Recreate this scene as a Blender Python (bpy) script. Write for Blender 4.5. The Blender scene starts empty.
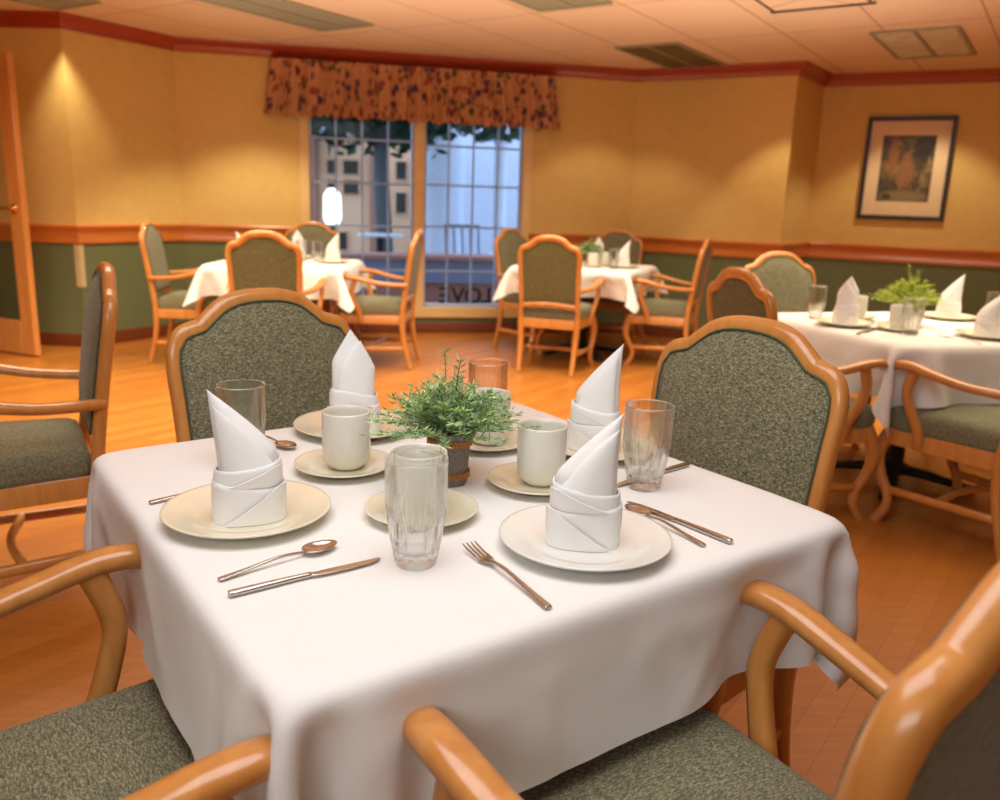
import bpy, math, random
import numpy as np
from math import sin, cos, pi, radians as R
from mathutils import Vector, Matrix

random.seed(7)
rng = np.random.default_rng(7)
COL = bpy.context.scene.collection
SC = bpy.context.scene
T = 0.722            # height of the dressed tabletops
S = 0.947            # side of the square tables


# ---------------------------------------------------------------- objects
def tag(o, label=None, cat=None, group=None, kind=None):
    if label: o['label'] = label
    if cat: o['category'] = cat
    if group: o['group'] = group
    if kind: o['kind'] = kind
    return o


def thing(name, label, cat, loc=(0, 0, 0), rz=0.0, group=None):
    o = bpy.data.objects.new(name, None)
    o.empty_display_size = 0.05
    COL.objects.link(o)
    o.location = loc
    o.rotation_euler = (0, 0, rz)
    return tag(o, label, cat, group)


def mobj(name, me, mat, parent=None, smooth=True):
    o = bpy.data.objects.new(name, me)
    COL.objects.link(o)
    if mat is not None:
        for m in (mat if isinstance(mat, (list, tuple)) else [mat]):
            me.materials.append(m)
    if smooth:
        me.polygons.foreach_set('use_smooth', [True] * len(me.polygons))
    if parent is not None: o.parent = parent
    return o


class MB:
    """collects vertices and faces for one mesh"""
    def __init__(s):
        s.v = []; s.f = []; s.m = []

    def add(s, vs, fs, mi=0):
        b = len(s.v)
        s.v += [tuple(map(float, p)) for p in vs]
        s.f += [tuple(i + b for i in f) for f in fs]
        s.m += [mi] * len(fs)
        return s

    def grid(s, P, mi=0, cu=False, cv=False):
        """P: rows x cols x 3"""
        n, m = len(P), len(P[0])
        vs = [p for row in P for p in row]
        fs = []
        for i in range(n - 1 + (1 if cu else 0)):
            for j in range(m - 1 + (1 if cv else 0)):
                i2, j2 = (i + 1) % n, (j + 1) % m
                fs.append((i * m + j, i * m + j2, i2 * m + j2, i2 * m + j))
        return s.add(vs, fs, mi)

    def box(s, c, d, rz=0.0, mi=0, bev=0.0):
        x, y, z = c; a, b, h = d[0] / 2, d[1] / 2, d[2] / 2
        e = min(bev, a * .9, b * .9, h * .9)
        vs = []; ca, sa = cos(rz), sin(rz)
        if e <= 0:
            base = [(i * a, j * b, k * h) for k in (-1, 1) for j in (-1, 1) for i in (-1, 1)]
            fs = [(0, 2, 3, 1), (4, 5, 7, 6), (0, 1, 5, 4), (2, 6, 7, 3), (0, 4, 6, 2), (1, 3, 7, 5)]
        else:
            base = []
            idx = {}
            for k in (-1, 1):
                for j in (-1, 1):
                    for i in (-1, 1):
                        idx[i, j, k, 0] = len(base); base.append((i * a, j * (b - e), k * (h - e)))
                        idx[i, j, k, 1] = len(base); base.append((i * (a - e), j * b, k * (h - e)))
                        idx[i, j, k, 2] = len(base); base.append((i * (a - e), j * (b - e), k * h))
            fs = []
            cyc = [(-1, -1), (1, -1), (1, 1), (-1, 1)]
            for ax in range(3):
                for sg in (-1, 1):
                    q = []
                    for u, v in cyc:
                        t = [0, 0, 0]; t[ax] = sg; t[(ax + 1) % 3] = u; t[(ax + 2) % 3] = v
                        q.append(idx[t[0], t[1], t[2], ax])
                    fs.append(tuple(q if sg > 0 else q[::-1]))
            for ax in range(3):
                b1, b2 = (ax + 1) % 3, (ax + 2) % 3
                for u in (-1, 1):
                    for v in (-1, 1):
                        t = [0, 0, 0]; t[b1] = u; t[b2] = v
                        lo = list(t); hi = list(t); lo[ax] = -1; hi[ax] = 1
                        q = [idx[lo[0], lo[1], lo[2], b1], idx[hi[0], hi[1], hi[2], b1], idx[hi[0], hi[1], hi[2], b2], idx[lo[0], lo[1], lo[2], b2]]
                        fs.append(tuple(q if u * v < 0 else q[::-1]))
            for k in (-1, 1):
                for j in (-1, 1):
                    for i in (-1, 1):
                        q = [idx[i, j, k, n] for n in range(3)]
                        fs.append(tuple(q if i * j * k > 0 else q[::-1]))
        for p in base:
            vs.append((x + p[0] * ca - p[1] * sa, y + p[0] * sa + p[1] * ca, z + p[2]))
        return s.add(vs, fs, mi)

    def tube(s, pts, rad, up=(0, 0, 1), seg=10, closed=False, cap=True, mi=0, sq=2.0):
        """sweep: rad is a list of (ra, rb): ra along side vector, rb along 'up' normal; sq>2 squarer section"""
        P = [Vector(p) for p in pts]; n = len(P)
        if not isinstance(rad, (list, tuple)): rad = [(rad, rad)] * n
        rad = [(r, r) if not isinstance(r, (list, tuple)) else r for r in rad]
        rows = []
        up = Vector(up)
        for i in range(n):
            if closed: t = P[(i + 1) % n] - P[i - 1]
            else: t = P[min(i + 1, n - 1)] - P[max(i - 1, 0)]
            t.normalize()
            side = t.cross(up)
            if side.length < 1e-3: side = t.cross(Vector((0, 1, 0.01)))
            side.normalize()
            nn = side.cross(t).normalized()
            row = []
            for k in range(seg):
                a = 2 * pi * k / seg
                ca, sa = cos(a), sin(a)
                if sq != 2.0:
                    ca = math.copysign(abs(ca) ** (2 / sq), ca); sa = math.copysign(abs(sa) ** (2 / sq), sa)
                row.append(P[i] + side * (ca * rad[i][0]) + nn * (sa * rad[i][1]))
            rows.append(row)
        if cap and not closed:      # rounded ends
            def endrow(i, sc, off):
                t = (P[0] - P[1]).normalized() if i == 0 else (P[-1] - P[-2]).normalized()
                r = min(rad[i])
                return [P[i] + (q - P[i]) * sc + t * (off * r) for q in rows[i]]
            a0, a1 = endrow(0, .8, .45), endrow(0, .35, .75)
            b0, b1 = endrow(n - 1, .8, .45), endrow(n - 1, .35, .75)
            rows = [a1, a0] + rows + [b0, b1]
        s.grid(rows, mi, cu=closed, cv=True)
        if cap and not closed:
            base = len(s.v) - len(rows) * seg
            s.f.append(tuple(base + k for k in range(seg))); s.m.append(mi)
            last = len(s.v) - seg
            s.f.append(tuple(last + k for k in reversed(range(seg)))); s.m.append(mi)
        return s

    def lathe(s, prof, c=(0, 0, 0), seg=32, mi=0, fn=None, capb=True):
        rows = []
        for r, z in prof:
            row = []
            for k in range(seg):
                a = 2 * pi * k / seg
                rr = r if fn is None else r * fn(a, z)
                row.append((c[0] + rr * cos(a), c[1] + rr * sin(a), c[2] + z))
            rows.append(row)
        return s.grid(rows, mi, cv=True)

    def mesh(s, name='mesh'):
        me = bpy.data.meshes.new(name)
        me.from_pydata(s.v, [], s.f)
        me.polygons.foreach_set('material_index', s.m)
        me.update()
        import bmesh
        bm = bmesh.new(); bm.from_mesh(me)
        bmesh.ops.remove_doubles(bm, verts=bm.verts, dist=1e-6)
        bmesh.ops.recalc_face_normals(bm, faces=bm.faces)
        bm.to_mesh(me); bm.free()
        return me

    def build(s, name, mat, parent=None, smooth=True, label=None, angle=None):
        o = mobj(name, s.mesh(name), mat, parent, smooth)
        if angle is not None and smooth:
            import bmesh
            bm = bmesh.new(); bm.from_mesh(o.data)
            for e in bm.edges:
                if len(e.link_faces) == 2 and e.calc_face_angle(0) > R(angle): e.smooth = False
            bm.to_mesh(o.data); bm.free()
        if label: o['label'] = label
        return o


def cr(pts, n=6):
    """Catmull-Rom through points (tuples of any length)"""
    P = [np.array(p, float) for p in pts]
    out = []
    for i in range(len(P) - 1):
        p0 = P[i - 1] if i > 0 else 2 * P[0] - P[1]
        p1, p2 = P[i], P[i + 1]
        p3 = P[i + 2] if i + 2 < len(P) else 2 * P[-1] - P[-2]
        for k in range(n):
            t = k / n
            out.append(.5 * ((2 * p1) + (-p0 + p2) * t + (2 * p0 - 5 * p1 + 4 * p2 - p3) * t * t + (-p0 + 3 * p1 - 3 * p2 + p3) * t ** 3))
    out.append(P[-1])
    return out


def copy_tree(o, parent=None):
    c = o.copy(); COL.objects.link(c)
    if parent is not None: c.parent = parent
    for ch in list(o.children): copy_tree(ch, c)
    return c


# ---------------------------------------------------------------- materials
def lin(c):
    c = c / 255.0
    return c / 12.92 if c <= .04045 else ((c + .055) / 1.055) ** 2.4


def rgb(r, g, b): return (lin(r), lin(g), lin(b), 1.0)


class NT:
    def __init__(s, name):
        s.m = bpy.data.materials.new(name); s.m.use_nodes = True
        s.t = s.m.node_tree; s.t.nodes.clear()
        s.out = s.n('ShaderNodeOutputMaterial')

    def n(s, typ, **kw):
        nd = s.t.nodes.new(typ)
        for k, v in kw.items():
            if k.startswith('_'): setattr(nd, k[1:], v)
            else: nd.inputs[k.replace('__', ' ')].default_value = v
        return nd

    def l(s, a, b): s.t.links.new(a, b)

    def ramp(s, fac, stops, interp='LINEAR'):
        r = s.n('ShaderNodeValToRGB'); r.color_ramp.interpolation = interp
        e = r.color_ramp.elements
        while len(e) < len(stops): e.new(0.5)
        for i, (p, c) in enumerate(stops): e[i].position = p; e[i].color = c
        s.l(fac, r.inputs[0]); return r.outputs[0]

    def coords(s, scale=(1, 1, 1), rot=(0, 0, 0), kind='Object'):
        tc = s.n('ShaderNodeTexCoord'); mp = s.n('ShaderNodeMapping')
        mp.inputs['Scale'].default_value = scale; mp.inputs['Rotation'].default_value = rot
        s.l(tc.outputs[kind], mp.inputs['Vector']); return mp.outputs[0]

    def noise(s, vec, scale, detail=2.0, rough=.5, dist=0.0):
        n = s.n('ShaderNodeTexNoise'); n.inputs['Scale'].default_value = scale
        n.inputs['Detail'].default_value = detail; n.inputs['Roughness'].default_value = rough
        n.inputs['Distortion'].default_value = dist
        s.l(vec, n.inputs['Vector']); return n

    def bsdf(s, **kw):
        b = s.n('ShaderNodeBsdfPrincipled')
        for k, v in kw.items(): b.inputs[k.replace('__', ' ')].default_value = v
        s.l(b.outputs[0], s.out.inputs[0]); return b

    def bump(s, h, b, strength=.3, dist=.002):
        bp = s.n('ShaderNodeBump'); bp.inputs['Strength'].default_value = strength; bp.inputs['Distance'].default_value = dist
        s.l(h, bp.inputs['Height']); s.l(bp.outputs[0], b.inputs['Normal'])


def plain(name, c, rough=.5, metal=0.0, **kw):
    t = NT(name); b = t.bsdf(Base__Color=c, Roughness=rough, Metallic=metal, **kw)
    v = t.coords(); nz = t.noise(v, 14.0, 3)
    mx = t.n('ShaderNodeMixRGB', _blend_type='MULTIPLY'); mx.inputs[0].default_value = .12
    mx.inputs[1].default_value = c; t.l(nz.outputs['Color'], mx.inputs[2])
    t.l(t.ramp(nz.outputs['Fac'], [(.3, tuple(x * .94 for x in c[:3]) + (1,)), (.7, c)]), b.inputs['Base Color'])
    return t.m


def wood(name, dark, light, scale=(14, 14, 1.6), rough=.28):
    t = NT(name); b = t.bsdf(Roughness=rough)
    b.inputs['Coat Weight'].default_value = .5; b.inputs['Coat Roughness'].default_value = .12
    v = t.coords(scale); nz = t.noise(v, 2.2, 4, .6, .6)
    t.l(t.ramp(nz.outputs['Fac'], [(.25, dark), (.75, light)]), b.inputs['Base Color'])
    return t.m


def tweed(name, d, m, l, sc=1.0):
    t = NT(name); b = t.bsdf(Roughness=.85)
    b.inputs['Specular IOR Level'].default_value = .2
    b.inputs['Sheen Weight'].default_value = .15
    v = t.coords((260 * sc, 260 * sc, 120 * sc)); n1 = t.noise(v, 1.0, 2, .6)
    v2 = t.coords((90 * sc, 300 * sc, 300 * sc), (0.4, .3, .7)); n2 = t.noise(v2, 1.0, 1, .5)
    ad = t.n('ShaderNodeMath', _operation='ADD'); t.l(n1.outputs['Fac'], ad.inputs[0]); t.l(n2.outputs['Fac'], ad.inputs[1])
    hf = t.n('ShaderNodeMath', _operation='MULTIPLY'); t.l(ad.outputs[0], hf.inputs[0]); hf.inputs[1].default_value = .5
    t.l(t.ramp(hf.outputs[0], [(.36, d), (.5, m), (.64, l)]), b.inputs['Base Color'])
    t.bump(hf.outputs[0], b, .35, .002)
    return t.m


M = {}
M['wood'] = wood('honey_wood', rgb(192, 122, 56), rgb(214, 148, 78))
M['fabric'] = tweed('green_tweed', rgb(72, 73, 54), rgb(116, 113, 86), rgb(164, 157, 124), 1.35)
M['fabric_back'] = tweed('olive_back_cloth', rgb(88, 86, 54), rgb(104, 101, 66), rgb(120, 115, 78), .6)  # browner than the front tweed: some shadow and warm light put into the colour
M['piping'] = plain('green_piping', rgb(74, 82, 58), .7)
M['black'] = plain('black_metal', rgb(14, 13, 12), .55)
M['tabletop'] = wood('dark_table_wood', rgb(96, 56, 30), rgb(120, 72, 38))

t = NT('white_linen'); b = t.bsdf(Roughness=.8, Base__Color=rgb(238, 235, 229)); b.inputs['Specular IOR Level'].default_value = .25
v = t.coords((900, 900, 900)); w = t.noise(v, 1.0, 1); v2 = t.coords((1, 1, 1)); w2 = t.noise(v2, 9.0, 3, .5, .8)
mx = t.n('ShaderNodeMixRGB'); mx.inputs[0].default_value = .82; t.l(w.outputs['Fac'], mx.inputs[1]); t.l(w2.outputs['Fac'], mx.inputs[2])
t.bump(mx.outputs[0], b, .25, .008); M['linen'] = t.m

t = NT('napkin_cotton'); b = t.bsdf(Roughness=.8, Base__Color=rgb(240, 239, 236)); b.inputs['Specular IOR Level'].default_value = .25
v = t.coords((1, 1, 1)); w = t.noise(v, 45.0, 2, .5, .4); t.bump(w.outputs['Fac'], b, .25, .004); M['napkin'] = t.m


def ceramic(name, c):
    t = NT(name); b = t.bsdf(Base__Color=c, Roughness=.22)
    b.inputs['Coat Weight'].default_value = .4; b.inputs['Coat Roughness'].default_value = .06
    nz = t.noise(t.coords(), 30, 2)
    t.l(t.ramp(nz.outputs['Fac'], [(.3, tuple(x * .97 for x in c[:3]) + (1,)), (.7, c)]), b.inputs['Base Color'])
    return t.m


M['cream'] = ceramic('cream_china', rgb(236, 226, 198))
M['offwhite'] = ceramic('white_china', rgb(232, 230, 220))
M['mug'] = ceramic('mug_china', rgb(226, 223, 209))

t = NT('steel'); b = t.bsdf(Base__Color=rgb(196, 188, 178), Metallic=1.0, Roughness=.22)
nz = t.noise(t.coords((40, 400, 40)), 1.0, 2); t.l(t.ramp(nz.outputs['Fac'], [(.3, (.18,) * 3 + (1,)), (.7, (.27,) * 3 + (1,))]), b.inputs['Roughness']); M['steel'] = t.m

# clear drinking glass: refraction with part straight-through light so that it stays bright
t = NT('clear_glass')
g = t.n('ShaderNodeBsdfGlass', IOR=1.42, Roughness=0.0); g.inputs['Color'].default_value = (1, 1, 1, 1)
tr = t.n('ShaderNodeBsdfTransparent'); mx = t.n('ShaderNodeMixShader'); mx.inputs[0].default_value = .34
nz = t.noise(t.coords(), 3.0, 1); t.l(t.ramp(nz.outputs['Fac'], [(0, (.96, .98, .97, 1)), (1, (1, 1, 1, 1))]), g.inputs['Color'])
t.l(g.outputs[0], mx.inputs[1]); t.l(tr.outputs[0], mx.inputs[2]); t.l(mx.outputs[0], t.out.inputs[0]); M['glass'] = t.m

# thin window glass
t = NT('window_glass')
gl = t.n('ShaderNodeBsdfGlossy', Roughness=.02); tr = t.n('ShaderNodeBsdfTransparent'); tr.inputs['Color'].default_value = (.93, .96, .97, 1)
fr = t.n('ShaderNodeLayerWeight', Blend=.12); mx = t.n('ShaderNodeMixShader')
t.l(fr.outputs[0], mx.inputs[0]); t.l(tr.outputs[0], mx.inputs[1]); t.l(gl.outputs[0], mx.inputs[2]); t.l(mx.outputs[0], t.out.inputs[0]); M['pane'] = t.m

# floor: long orange wood-look planks
t = NT('plank_floor'); b = t.bsdf(Roughness=.34); b.inputs['Coat Weight'].default_value = .12; b.inputs['Coat Roughness'].default_value = .15
v = t.coords((1, 1, 1), (0, 0, R(-54)))
br = t.n('ShaderNodeTexBrick'); t.l(v, br.inputs['Vector'])
br.inputs['Scale'].default_value = 1.0; br.inputs['Brick Width'].default_value = 1.1; br.inputs['Row Height'].default_value = .075
br.inputs['Mortar Size'].default_value = .0008; br.inputs['Mortar Smooth'].default_value = .4
br.inputs['Color1'].default_value = rgb(172, 104, 38); br.inputs['Color2'].default_value = rgb(194, 124, 50); br.inputs['Mortar'].default_value = rgb(140, 74, 26)
v2 = t.coords((2.2, 26, 1), (0, 0, R(-54))); nz = t.noise(v2, 2.0, 4, .6, .8)
mx = t.n('ShaderNodeMixRGB', _blend_type='MULTIPLY'); mx.inputs[0].default_value = .5
t.l(br.outputs['Color'], mx.inputs[1]); t.l(t.ramp(nz.outputs['Fac'], [(.3, (.62, .58, .52, 1)), (.65, (1, 1, 1, 1))]), mx.inputs[2])
t.l(mx.outputs[0], b.inputs['Base Color']); M['floor'] = t.m

# ceiling tiles
t = NT('ceiling_tile'); b = t.bsdf(Roughness=.9)
v = t.coords((1, 1, 1), (0, 0, R(-56.6)))
br = t.n('ShaderNodeTexBrick', _offset=0.0); t.l(v, br.inputs['Vector']); br.inputs['Scale'].default_value = 1.0
br.inputs['Brick Width'].default_value = 1.24; br.inputs['Row Height'].default_value = .62; br.inputs['Mortar Size'].default_value = .008; br.inputs['Mortar Smooth'].default_value = .3
br.inputs['Color1'].default_value = rgb(240, 212, 184); br.inputs['Color2'].default_value = rgb(236, 206, 176); br.inputs['Mortar'].default_value = rgb(196, 156, 118)
nz = t.noise(t.coords(), 120, 2); mx = t.n('ShaderNodeMixRGB', _blend_type='MULTIPLY'); mx.inputs[0].default_value = .12
t.l(br.outputs['Color'], mx.inputs[1]); t.l(nz.outputs['Color'], mx.inputs[2]); t.l(mx.outputs[0], b.inputs['Base Color']); M['ceiling'] = t.m

t = NT('yellow_wallpaper'); b = t.bsdf(Roughness=.75)
v = t.coords((14, 14, 14)); nz = t.noise(v, 1.0, 2); t.l(t.ramp(nz.outputs['Fac'], [(.35, rgb(222, 188, 114)), (.65, rgb(226, 193, 119))]), b.inputs['Base Color']); M['wall'] = t.m
M['wainscot'] = plain('green_wainscot', rgb(112, 124, 88), .6)
M['rail'] = wood('rail_wood', rgb(204, 116, 52), rgb(218, 134, 66), (1.5, 1.5, 20))
M['crown'] = wood('crown_wood', rgb(156, 54, 26), rgb(172, 66, 34), (1.5, 1.5, 20))
M['base'] = plain('brown_baseboard', rgb(116, 56, 24), .45)
M['casing'] = plain('tan_casing', rgb(238, 204, 146), .5)
M['door'] = wood('door_wood', rgb(214, 140, 70), rgb(232, 164, 92), (10, 10, 1))
M['brass'] = plain('brass', rgb(214, 150, 70), .25, 1.0)
M['muntin'] = plain('pale_muntin', rgb(186, 204, 240), .5)  # bluish tint stands in for daylight reaching the bars from outside
M['frame_black'] = plain('dark_frame', rgb(44, 24, 12), .35)
M['matboard'] = plain('cream_mat', rgb(238, 214, 178), .8)
M['pale'] = plain('pale_plastic', rgb(214, 196, 150), .5)
M['grille'] = plain('grey_grille', rgb(156, 154, 130), .5)
M['lens_dark'] = plain('dark_lens', rgb(96, 88, 66), .3)


# ---------------------------------------------------------------- room
PL = dict(A=(-3.2, 6.35), B=(-2.717, 7.17), C=(1.16, 8.03), D=(2.36, 7.32), E=(2.81, 7.95), F=(5.6, 6.51), L=(-4.8, 6.46))
POLY = [PL['L'], PL['A'], PL['B'], PL['C'], PL['D'], PL['E'], PL['F'], (5.6, -2.6), (-4.8, -2.6)]
HC = 2.385
RAIL0, RAIL1 = .785, .925
BASEH = .10


def flat(name, pts, mat, z, up=True):
    mb = MB(); vs = [(x, y, z) for x, y in pts]
    mb.add(vs, [tuple(range(len(vs)))] if up else [tuple(reversed(range(len(vs))))])
    o = mobj(name, mb_mesh_raw(mb), mat, None, False)
    return tag(o, kind='structure')


def mb_mesh_raw(mb):
    me = bpy.data.meshes.new('m'); me.from_pydata(mb.v, [], mb.f); me.polygons.foreach_set('material_index', mb.m); me.update(); return me


fl = flat('floor', POLY[::-1], M['floor'], 0.0)
ce = flat('ceiling', POLY, M['ceiling'], HC)


def wall(name, a, b, holes=()):
    """wallpaper above, green wainscot below, thickness outwards (left of a->b is outside)"""
    A = Vector((*a, 0)); B = Vector((*b, 0)); d = (B - A); L = d.length; d.normalize()
    mb = MB()

    def q(s0, s1, z0, z1):
        if s1 - s0 < 1e-4 or z1 - z0 < 1e-4: return
        zs = sorted({z0, z1, *[z for z in (.85,) if z0 < z < z1]})
        for za, zb in zip(zs[:-1], zs[1:]):
            p0, p1 = A + d * s0, A + d * s1
            mb.add([(p0.x, p0.y, za), (p1.x, p1.y, za), (p1.x, p1.y, zb), (p0.x, p0.y, zb)], [(0, 1, 2, 3)], 1 if zb <= .851 else 0)
    if not holes: q(0, L, 0, HC)
    for s0, s1, z0, z1 in holes:
        q(0, s0, 0, HC); q(s1, L, 0, HC); q(s0, s1, 0, z0); q(s0, s1, z1, HC)
    o = mobj(name, mb_mesh_raw(mb), [M['wall'], M['wainscot']], None, False)
    return tag(o, kind='structure')


def on(a, b, s, off, z):
    """point s metres along wall a->b, off metres into the room"""
    A = Vector((*a, 0)); d = (Vector((*b, 0)) - A).normalized(); n = Vector((d.y, -d.x, 0))
    p = A + d * s + n * off
    return (p.x, p.y, z)


def moulding(name, pts, prof, mat):
    """extrude a profile (off, z) along a wall polyline with mitred corners; room is to the right of the path"""
    P = [Vector((*p, 0)) for p in pts]; rows = []
    for i, p in enumerate(P):
        ns = []
        if i > 0: d = (p - P[i - 1]).normalized(); ns.append(Vector((d.y, -d.x, 0)))
        if i < len(P) - 1: d = (P[i + 1] - p).normalized(); ns.append(Vector((d.y, -d.x, 0)))
        n = sum(ns, Vector()).normalized(); k = 1 / max(.3, n.dot(ns[0]))
        rows.append([(p + n * (o * k)).to_tuple()[:2] + (z,) for o, z in prof])
    mb = MB(); mb.grid(rows, cv=True)
    o = mb.build(name, mat, None, True, angle=35)
    return tag(o, kind='structure')


WIN = (.86, 2.83, .19, 2.12)     # window opening along wall B->C
wall('wall_left', PL['L'], PL['A']); wall('wall_left_return', PL['A'], PL['B'])
wall('wall_back', PL['B'], PL['C'], [(WIN[0] + .14, WIN[1] + .14, WIN[2], WIN[3])]); wall('wall_back_right', PL['C'], PL['D'])
wall('wall_right_return', PL['D'], PL['E']); wall('wall_right', PL['E'], PL['F'])
wall('wall_far_right', PL['F'], (5.6, -2.6)); wall('wall_front', (5.6, -2.6), (-4.8, -2.6)); wall('wall_far_left', (-4.8, -2.6), PL['L'])

ring = [PL[k] for k in 'LABCDEF']
crown = [(0, HC - .1), (.012, HC - .1), (.02, HC - .075), (.045, HC - .04), (.07, HC - .018), (.078, HC - .001), (0, HC - .001)]
railp = [(0, RAIL0), (.016, RAIL0), (.02, RAIL0 + .02), (.016, RAIL0 + .035), (.016, RAIL1 - .06), (.024, RAIL1 - .045), (.036, RAIL1 - .025), (.04, RAIL1 - .012), (.034, RAIL1), (0, RAIL1)]
basep = [(0, .001), (.014, .001), (.014, BASEH - .012), (.008, BASEH), (0, BASEH)]
moulding('trim_1', ring, crown, M['crown'])
A_, B_, C_ = PL['A'], (-2.58, 7.2), PL['C']
wl = on(B_, C_, WIN[0] - .02, 0, 0)[:2]; wr = on(B_, C_, WIN[1] + .02, 0, 0)[:2]
moulding('trim_2', [PL['L'], A_, PL['B'], wl], railp, M['rail'])
moulding('trim_3', [wr, C_, PL['D'], PL['E'], PL['F']], railp, M['rail'])
moulding('baseboard_back', ring, basep, M['base'])

# window: casing, mullion, two sashes with grilles
d_ = (Vector((*C_, 0)) - Vector((*B_, 0))).normalized(); WANG = math.atan2(d_.y, d_.x)


def wbox(mb, s0, s1, z0, z1, o0, o1, bev=.0):
    c = on(B_, C_, (s0 + s1) / 2, (o0 + o1) / 2, (z0 + z1) / 2)
    mb.box(c, (s1 - s0, abs(o1 - o0), z1 - z0), WANG, bev=bev)


mb = MB()
wbox(mb, .83, .908, .15, 2.16, -.10, .025, .004); wbox(mb, 2.784, 2.86, .15, 2.16, -.10, .025, .004)
wbox(mb, .83, 2.86, 2.09, 2.16, -.10, .025, .004)
tag(mb.build('trim_4', M['casing'], None, False), kind='structure')
mb = MB(); wbox(mb, .80, 2.89, .142, .235, -.10, .03, .006)
tag(mb.build('trim_5', M['casing'], None, False), kind='structure')
mb = MB(); wbox(mb, 1.804, 1.893, .235, 2.09, -.10, .02, .004)
tag(mb.build('trim_6', M['casing'], None, False), kind='structure')
for k, (s0, s1, rows_) in enumerate(((.908, 1.804, (.56, .945, 1.311, 1.677)), (1.893, 2.784, (.56, .955, 1.32, 1.655)))):
    w = thing(f'window_{k + 1}', None, None); w['kind'] = 'structure'
    mb = MB()
    for a, b_ in ((s0, s0 + .022), (s1 - .022, s1)): wbox(mb, a, b_, .235, 2.09, -.09, -.03, .003)
    wbox(mb, s0, s1, .235, .262, -.09, -.03, .003); wbox(mb, s0, s1, 2.06, 2.09, -.09, -.03, .003)
    mb.build('window_frame', M['muntin'], w, False)
    mb = MB()
    for j in range(1, 4): wbox(mb, s0 + (s1 - s0) * j / 4 - .009, s0 + (s1 - s0) * j / 4 + .009, .26, 2.06, -.066, -.054)
    for z in rows_: wbox(mb, s0 + .02, s1 - .02, z - .009, z + .009, -.067, -.053)
    mb.build('window_grille', M['muntin'], w, False)
    mb = MB(); wbox(mb, s0 + .01, s1 - .01, .25, 2.07, -.052, -.048); mb.build('pane', M['pane'], w, False)

# gathered floral valance over the window
t = NT('floral_cloth'); b = t.bsdf(Roughness=.85)
v = t.coords((1, 1, 1)); vo = t.n('ShaderNodeTexVoronoi', Scale=13.0); vo.inputs['Randomness'].default_value = 1.0; t.l(v, vo.inputs['Vector'])
n1 = t.noise(v, 30, 3, .6, .5)
sepc = t.n('ShaderNodeSeparateColor'); t.l(vo.outputs['Color'], sepc.inputs[0])
flw = t.ramp(sepc.outputs[0], [(0, rgb(150, 88, 70)), (.25, rgb(110, 50, 76)), (.42, rgb(204, 150, 104)), (.52, rgb(86, 62, 96)), (.68, rgb(92, 92, 52)), (.8, rgb(160, 84, 66))], 'CONSTANT')
ad = t.n('ShaderNodeMath', _operation='ADD'); t.l(vo.outputs['Distance'], ad.inputs[0]); t.l(n1.outputs['Fac'], ad.inputs[1])
msk = t.ramp(ad.outputs[0], [(.86, (0, 0, 0, 1)), (1.02, (1, 1, 1, 1))])
mx = t.n('ShaderNodeMixRGB'); t.l(msk, mx.inputs[0]); t.l(flw, mx.inputs[1]); mx.inputs[2].default_value = rgb(210, 156, 112); t.l(mx.outputs[0], b.inputs['Base Color'])
M['floral'] = t.m
mb = MB(); rows = []
nS = 520; s0, s1 = .60, 3.04
prof = [(2.275, .10), (2.25, .115), (2.235, .10), (2.2, .112), (2.1, .13), (2.0, .145), (1.9, .155), (1.855, .16), (1.83, .162)]
for z, off in prof:
    row = []
    k = (2.275 - z) / .445
    for i in range(nS + 1):
        u = i / nS
        ph = u * 2 * pi * 38
        amp = .014 + .022 * k
        w_ = sin(ph + .9 * sin(ph * .37 + 1.3)) + .35 * sin(ph * .53 + 2)
        s = s0 - .06 * k + (s1 - s0 + .12 * k) * u + .006 * cos(ph) * k
        rt = min(u, 1 - u)
        o_ = off + amp * w_
        if rt < .015: o_ = .01 + (o_ - .01) * (rt / .015)
        zz = z + (.008 * sin(ph * .31) + .006 * w_) * k
        row.append(on(B_, C_, s, max(.006, o_), zz))
    rows.append(row)
mb.grid(rows)
o = mb.build('window_valance', M['floral'], None)
tag(o, 'gathered floral valance in rust and purple above the window', 'valance')

# ceiling fixtures, set in the tile grid
g1 = Vector((.55, .835, 0)).normalized(); g2 = Vector((g1.y, -g1.x, 0)); GA = math.atan2(g1.y, g1.x)


def troffer(cx, cy, lx, ly, label, lens, group):
    t_ = thing('ceiling_light', label, 'ceiling light', (cx, cy, HC), GA, group)
    mb = MB()
    for sx, sy, dx, dy in ((0, ly / 2, lx, .03), (0, -ly / 2, lx, .03), (lx / 2, 0, .03, ly), (-lx / 2, 0, .03, ly)):
        mb.box((sx, sy, -.006), (dx, dy, .012), bev=.002)
    mb.build('frame', M['grille'], t_, False)
    for k in (-1, 1):
        mb = MB(); rows = []
        for i in range(41):
            y = -ly / 4 + .012 + (ly / 2 - .024) * i / 40
            rows.append([(-lx / 2 + .02, k * ly / 4 + y, -.003 - .004 * (i % 2)), (lx / 2 - .02, k * ly / 4 + y, -.003 - .004 * (i % 2))])
        mb.grid(rows); mb.build('diffuser', lens, t_, False)
    mb = MB(); mb.box((0, 0, -.007), (lx, .025, .012)); mb.build('crossbar', M['grille'], t_, False)
    return t_


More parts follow.
